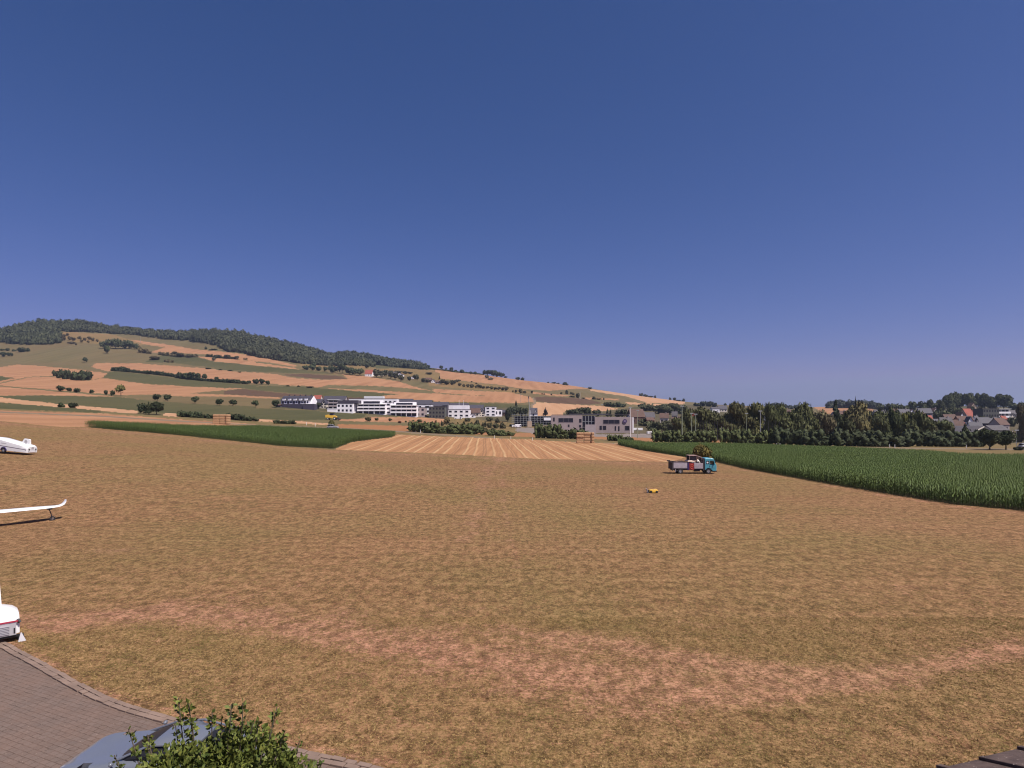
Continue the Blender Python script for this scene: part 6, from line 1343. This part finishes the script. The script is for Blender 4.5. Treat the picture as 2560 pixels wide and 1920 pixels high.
# cars --------------------------------------------------------------------
def car(name, loc, rz, label, m, L=1.0, roofh=1.27, coupe=True):
    e = empty(name, loc, rz, label=label, cat='car')
    S = [(2.16,.56,.26,.50,.53),(2.10,.70,.22,.58,.60),(1.95,.79,.19,.65,.65),(1.7,.84,.18,.70,.68),(1.35,.86,.18,.71,.70),(.95,.87,.18,.76,.76),(.6,.86,.18,.80,.83),(0,.855,.18,.83,.86),(-.8,.86,.18,.85,.88),(-1.3,.875,.18,.86,.92),(-1.8,.84,.2,.80,.88),(-2.08,.74,.26,.66,.74),(-2.18,.6,.32,.52,.58)]
    def ring(x, w, zb, zs, zc):
        h = [(0,zb),(w*.86,zb),(w*.98,zb+.12),(w,zb+(zs-zb)*.55),(w*.985,zs-.08),(w*.93,zs-.01),(w*.8,zs+(zc-zs)*.25+.015),(w*.45,zc-.01),(0,zc)]
        return [(x,-y,z) for y, z in h] + [(x,y,z) for y, z in h[::-1][1:-1]]
    b = MB(); b.loft([ring(*s_) for s_ in S]); body = b.build('body', M[m], e)
    md = body.modifiers.new('s', 'SUBSURF'); md.levels = 2; md.render_levels = 2
    body.data.shade_smooth()
    cs = []
    for x in (1.36, -1.22):
        for s in (-1, 1):
            c = MB(); c.tube((x, s*.60, .35),(x, s*1.1, .35), .385, None, 32); cs.append(c.build('cutter', M['black'], e))
    boolean_cut(body, cs); body.data.shade_smooth(); body.data.set_sharp_from_angle(angle=R(30))
    G = [(.86,.74,.77,.70,.66),(.10,.80,roofh-.05,.74,.54),(-.55,.82,roofh,.74,.55),(-1.1,.84,roofh-.12,.70,.50),(-1.72,.86,.90,.58,.42)] if coupe else [(.80,.74,.80,.72,.68),(.15,.80,roofh-.06,.75,.60),(-.8,.82,roofh,.75,.60),(-1.6,.84,roofh-.06,.74,.58),(-2.0,.84,.9,.7,.6)]
    def gr(x, zb, zt, wb, wt, up=0): return [(x,-wb,zb),(x,-(wb+wt)/2-.02,(zb+zt)/2),(x,-wt,zt-.03+up),(x,-wt*.5,zt+up),(x,wt*.5,zt+up),(x,wt,zt-.03+up),(x,(wb+wt)/2+.02,(zb+zt)/2),(x,wb,zb)]
    b = MB(); b.loft([gr(*g_) for g_ in G]); gl = b.build('windows', M['car_glass'], e); md = gl.modifiers.new('s', 'SUBSURF'); md.levels = 2; md.render_levels = 2; gl.data.shade_smooth()
    b = MB(); x_a, x_b = (.02, -1.0) if coupe else (.05, -1.8); b.loft([[(x,-w,z-.05),(x,-w*.9,z-.005),(x,-w*.4,z+.02),(x,w*.4,z+.02),(x,w*.9,z-.005),(x,w,z-.05),(x,w*.5,z-.06),(x,-w*.5,z-.06)] for x, w, z in ((x_a,.50,roofh-.07),((x_a+x_b)/2,.54,roofh-.005),(x_b,.48,roofh-.09))]); b.build('roof', M[m], e, smooth=True)
    for s in (-1, 1):
        b = MB(); b.tube((.84,s*.69,.77),(.06,s*.555,roofh-.08),.028,.024,6); b.tube((.06,s*.555,roofh-.06),(-.6,s*.565,roofh-.02),.022,None,6); b.tube((-.45,s*.56,roofh-.03),(-.6,s*.75,.84),.03,None,6); b.tube((-.6,s*.565,roofh-.02),(-1.72,s*.6,.88),.024,None,6); b.build('pillar', M[m], e)
        b = MB(); v, f = ico(2); b.add([(1.90+p[0]*.15, s*.62+p[1]*.12, .545+p[2]*.05) for p in v], [tuple(q) for q in f]); b.build('headlight', M['glass'], e, smooth=True)
        b = MB(); b.add([(.62+p[0]*.045, s*.90+p[1]*.07, .87+p[2]*.045) for p in v], [tuple(q) for q in f]); b.build('mirror', M[m], e, smooth=True)
        b = MB(); b.box(.56,.58,min(s*.86,s*.868),max(s*.86,s*.868),.3,.78); b.box(-.62,-.60,min(s*.86,s*.868),max(s*.86,s*.868),.3,.8); b.box(-.5,-.34,min(s*.86,s*.885),max(s*.86,s*.885),.70,.73); b.build('door_edge', M['black'], e)
        for x in (1.36, -1.22):
            wheel(e, x, s*.77, .32, .32, .20, s, 5, .70)
    b = MB(); b.box(-1.9,1.9,-.7,.7,.14,.3); b.build('underbody', M['black'], e)
    return e
pc = car('parked_car', Vector((-7.22, 12.72, .02)), R(176), 'blue grey sports car parked on the yard, half hidden by the shrub', 'car_blue', roofh=1.15); pc.scale = (.9, .93, .97)
CP = at(832, 1071); car('silver_car', (CP.x, CP.y, CP.z), R(-6), 'silver car driving on the country road behind the maize', 'silver', roofh=1.5, coupe=False)
CP = at(2556, 1120); car('parked_car', (CP.x+1, CP.y, CP.z), R(10), 'pale car cut by the right edge beside a dark bush', 'silver', roofh=1.45, coupe=False)

# shrub in front ----------------------------------------------------------
def shrub():
    r = np.random.default_rng(5); c0 = np.array([-3.98, 8.1, 2.25]); e = empty('shrub', (c0[0], c0[1], 0), 0, label='leafy green shrub with long upright shoots in front of the car', cat='shrub')
    lobes = [(0,0,-.05,1.05,.8,1.0),(-.8,-.1,-.2,.66,.7,.85),(.86,.05,-.12,.68,.7,.85),(-.3,-.3,.25,.6,.5,.85),(.4,.1,.28,.66,.55,.86),(1.3,.0,-.45,.40,.5,.8),(-1.1,0,-.5,.35,.5,.75)]
    pts, drs = [], []
    for (x, y, z, a, b_, c_) in lobes:
        n = 5200; d_ = r.normal(size=(n,3)); d_ /= np.linalg.norm(d_, axis=1)[:,None]; k = r.uniform(.72,1.08,(n,1))
        pts.append(np.array([x, y, z]) + d_*np.array([a, b_, c_])*k); drs.append(d_)
    pts = np.concatenate(pts); drs = np.concatenate(drs); stems = MB()
    # long shoots that stand out of the mass
    tips = [(-1.05,-.1,1.30),(-.92,.1,1.12),(-.45,0,1.66),(-.34,.05,1.56),(-.22,-.1,1.40),(-.05,.1,1.42),(.12,0,1.40),(.28,-.05,1.60),(.36,.1,1.55),(.2,.1,1.3),(.5,.1,1.28),(.62,0,1.36),(.86,0,1.54),(.93,.1,1.18),(1.25,0,.6),(1.42,.1,.72),(-.6,.2,1.2),(-1.3,0,.9),(.75,-.2,1.1),(0,-.3,1.2),(-.75,-.2,1.15),(1.1,.2,1.0)]
    for (x, y, z) in tips:
        p0 = np.array([x*.72, y, z-1.1]); stems.tube((0,0,.1), p0 + np.array([0,0,c0[2]]), .02, .01, 5, False); p2 = np.array([x, y, z]); pm = (p0+p2)/2 + np.array([r.uniform(-.06,.06), r.uniform(-.06,.06), .05]); last = None; cv = []
        for t in np.linspace(0, 1, 9): q = (1-t)**2*p0 + 2*t*(1-t)*pm + t*t*p2; cv.append(q)
        for a, b_ in zip(cv[:-1], cv[1:]): stems.tube(a + c0 - np.array([c0[0], c0[1], 0]), b_ + c0 - np.array([c0[0], c0[1], 0]), .008, .006, 4, False)
        n = 62; t = r.uniform(.25, 1.0, n); q = np.array([(1-s)**2*p0 + 2*s*(1-s)*pm + s*s*p2 for s in t]); d_ = r.normal(size=(n,3)); d_[:,2] += .5; d_ /= np.linalg.norm(d_, axis=1)[:,None]
        pts = np.concatenate([pts, q + d_*.045*(1.35-t[:,None])]); drs = np.concatenate([drs, d_])
    n = len(pts); P = pts + np.array([0, 0, c0[2]]); ax = drs + r.normal(size=(n,3))*.5 + np.array([0,0,.25]); ax /= np.linalg.norm(ax, axis=1)[:,None]
    sd_ = np.cross(ax, r.normal(size=(n,3))); sd_ /= np.linalg.norm(sd_, axis=1)[:,None]; up = np.cross(ax, sd_); L = r.uniform(.05,.09,(n,1)); w = L*.34; fold = up*L*.10
    A0, A1, A2, A3 = P, P + ax*L*.42 + sd_*w + fold, P + ax*L, P + ax*L*.42 - sd_*w + fold
    V = np.stack([A0, A1, A2, A3, P + ax*L*.45], 1).reshape(-1,3); i = np.arange(n)*5
    Tt = np.concatenate([np.stack([i, i+1, i+4], 1), np.stack([i+1, i+2, i+4], 1), np.stack([i+2, i+3, i+4], 1), np.stack([i+3, i, i+4], 1)])
    m, t, p = node_mat('shrub_leaf'); g = NT(t); Pp = g.pos(); nn = g.noise(Pp, 3.0, 2, .6); n2 = g.noise(Pp, 22, 2, .6)
    col = g.mix(g.rng(nn, .35, .65), (.050,.075,.016,1), (.135,.155,.032,1)); col = g.mix(g.rng(n2, .52, .7, 0, .7), col, (.24,.22,.045,1)); g.put(p.inputs['Base Color'], col)
    p.inputs['Roughness'].default_value = .6; p.inputs['Specular IOR Level'].default_value = .25
    lt = bpy.data.objects.new('leaves', np_mesh('leaves', V, Tt, m)); C.objects.link(lt); lt.parent = e
    # inner twigs and stems reach the ground
    for k_ in range(14):
        a = k_*.9; stems.tube((0, 0, -.05), (.8*math.cos(a), .5*math.sin(a), 1.9), .03, .012, 5, False)
    v, f = ICO2
    stems.build('stems', M['bark'], e)
    core = []
    cr = MB()
    for (x, y, z, a, b_, c_) in lobes: cr.add([(x+q[0]*a*.7, y+q[1]*b_*.7, z+c0[2]+q[2]*c_*.7) for q in v], [tuple(q) for q in f])
    cr.build('inner_leaves', m, e)
shrub()

# the tiled roof below the camera -------------------------------------------
def roof():
    E0 = Vector((2.03, 3.0, 5.80)); d_ = Vector((.957, .29, 0)).normalized(); nh = Vector((.29, -.957, 0)).normalized(); ang = R(20); u = nh*math.cos(ang) + Vector((0,0,math.sin(ang))); nn = d_.cross(u).normalized()
    if nn.z < 0: nn = -nn
    e = empty('clubhouse', (E0.x, E0.y - 1.5, 0), 0, label='building under the camera, its dark brown tiled eave in the lower right corner', cat='building'); off = Vector(e.location)
    Rm = Matrix((d_, u, nn)).transposed(); r = random.Random(2)
    m, t, p = node_mat('roof_tile'); g = NT(t); Pp = g.pos(); a = g.noise(Pp, 9, 6, .7); b2 = g.noise(Pp, 60, 3, .6)
    col = g.mix(g.rng(a, .35, .65), (.052,.032,.026,1), (.115,.075,.060,1)); col = g.mix(g.rng(b2, .66, .72, 0, .8), col, (.5,.42,.36,1)); g.put(p.inputs['Base Color'], col); p.inputs['Roughness'].default_value = .75; g.put(p.inputs['Normal'], g.bump(a, .6, .02))
    b = MB()
    for row_ in range(15):
        for c_ in range(-14, 30):
            q = E0 + d_*(c_*.292 + (.146 if row_ % 2 else 0) + .02 + r.uniform(-.006,.006)) + u*(row_*.34 + .17 + r.uniform(-.01,.01)) + nn*(.03 + r.uniform(-.004,.006)) - off
            tilt = Matrix.Rotation(R(-3.2), 3, 'X'); b.obox(q, (.276, .42, .022), Rm @ tilt @ Matrix.Rotation(r.uniform(-.015,.015), 3, 'Z'))
            b.obox(q + d_*.125 + nn*.016, (.035, .40, .022), Rm @ tilt)
    b.build('roof', m, e, bevel=.006)
    b = MB(); c0 = E0 + d_*(-4) + nh*.45; c1_ = E0 + d_*8.5 + nh*.45; c2_ = c1_ + nh*4.0; c3_ = c0 + nh*4.0
    b.add([Vector((q.x,q.y,z)) - off for z in (0, 5.75) for q in (c0, c1_, c2_, c3_)], [(0,3,2,1),(4,5,6,7),(0,1,5,4),(1,2,6,5),(2,3,7,6),(3,0,4,7)]); b.build('wall', M['cream'], e)
roof()

# dry grass tufts on the near part of the airfield ----------------------------
def tufts():
    r = np.random.default_rng(9); n = 130000; Y = 13 + 30*r.random(n)**1.25; Y = np.where(r.random(n) < (Y-20)/23, 13 + (Y-13)*.35, Y); X = (r.random(n)-.5)*1.9*Y + 0.0; px = CX + F*X/Y; py = HY + F*H/Y
    pe = np.interp(px, [q[0] for q in PE], [q[1] for q in PE]); keep = ((py < pe-6) | (px > 990)) & (r.random(n) < np.clip(1.15 - wear_at(px, py)*1.0, .14, 1)); X, Y = X[keep], Y[keep]; n = len(X)
    Z = height(X, Y); V, T = [], []; c = 0
    for k in range(3):
        a = r.uniform(0, 6.28, n); h = r.uniform(.008,.028,n); w = r.uniform(.008,.022,n); ox, oy = r.normal(0,.03,n), r.normal(0,.03,n); lx, ly = r.normal(0,.03,n), r.normal(0,.03,n)
        V.append(np.stack([np.stack([X+ox-np.cos(a)*w, Y+oy-np.sin(a)*w, Z], 1), np.stack([X+ox+np.cos(a)*w, Y+oy+np.sin(a)*w, Z], 1), np.stack([X+ox+lx, Y+oy+ly, Z+h], 1)], 1).reshape(-1,3))
        i = np.arange(n)*3 + c; T.append(np.stack([i, i+1, i+2], 1)); c += 3*n
    m, t, p = node_mat('dry_grass'); g = NT(t); Pp = g.pos(); a = g.noise(Pp, 9, 2, .6); b2 = g.noise(Pp, .5, 3, .6)
    col = g.mix(g.rng(a, .38, .62), (.15,.098,.036,1), (.34,.225,.10,1)); col = g.mix(g.rng(b2, .5, .68, 0, .6), col, (.11,.10,.03,1)); g.put(p.inputs['Base Color'], col); p.inputs['Roughness'].default_value = .9; p.inputs['Specular IOR Level'].default_value = .1
    o = bpy.data.objects.new('dry_grass', np_mesh('dry_grass', np.concatenate(V), np.concatenate(T), m)); C.objects.link(o); tag(o, 'short dry grass tufts on the near part of the airfield', 'grass', kind='stuff')
tufts()

# ------------------------------------------------------------------ air
hm = bpy.data.materials.new('air_haze'); hm.use_nodes = True; ht = hm.node_tree; ht.nodes.clear()
pv = ht.nodes.new('ShaderNodeVolumePrincipled'); pv.inputs['Color'].default_value = (.62,.72,.95,1); pv.inputs['Density'].default_value = .00009; pv.inputs['Anisotropy'].default_value = .3
ho = ht.nodes.new('ShaderNodeOutputMaterial'); ht.links.new(pv.outputs[0], ho.inputs['Volume'])
b = MB(); b.box(-9100, 9100, -3100, 9600, -92, 305); o = b.build('haze', hm); tag(o, 'thin summer haze over the whole valley', 'haze', kind='stuff')
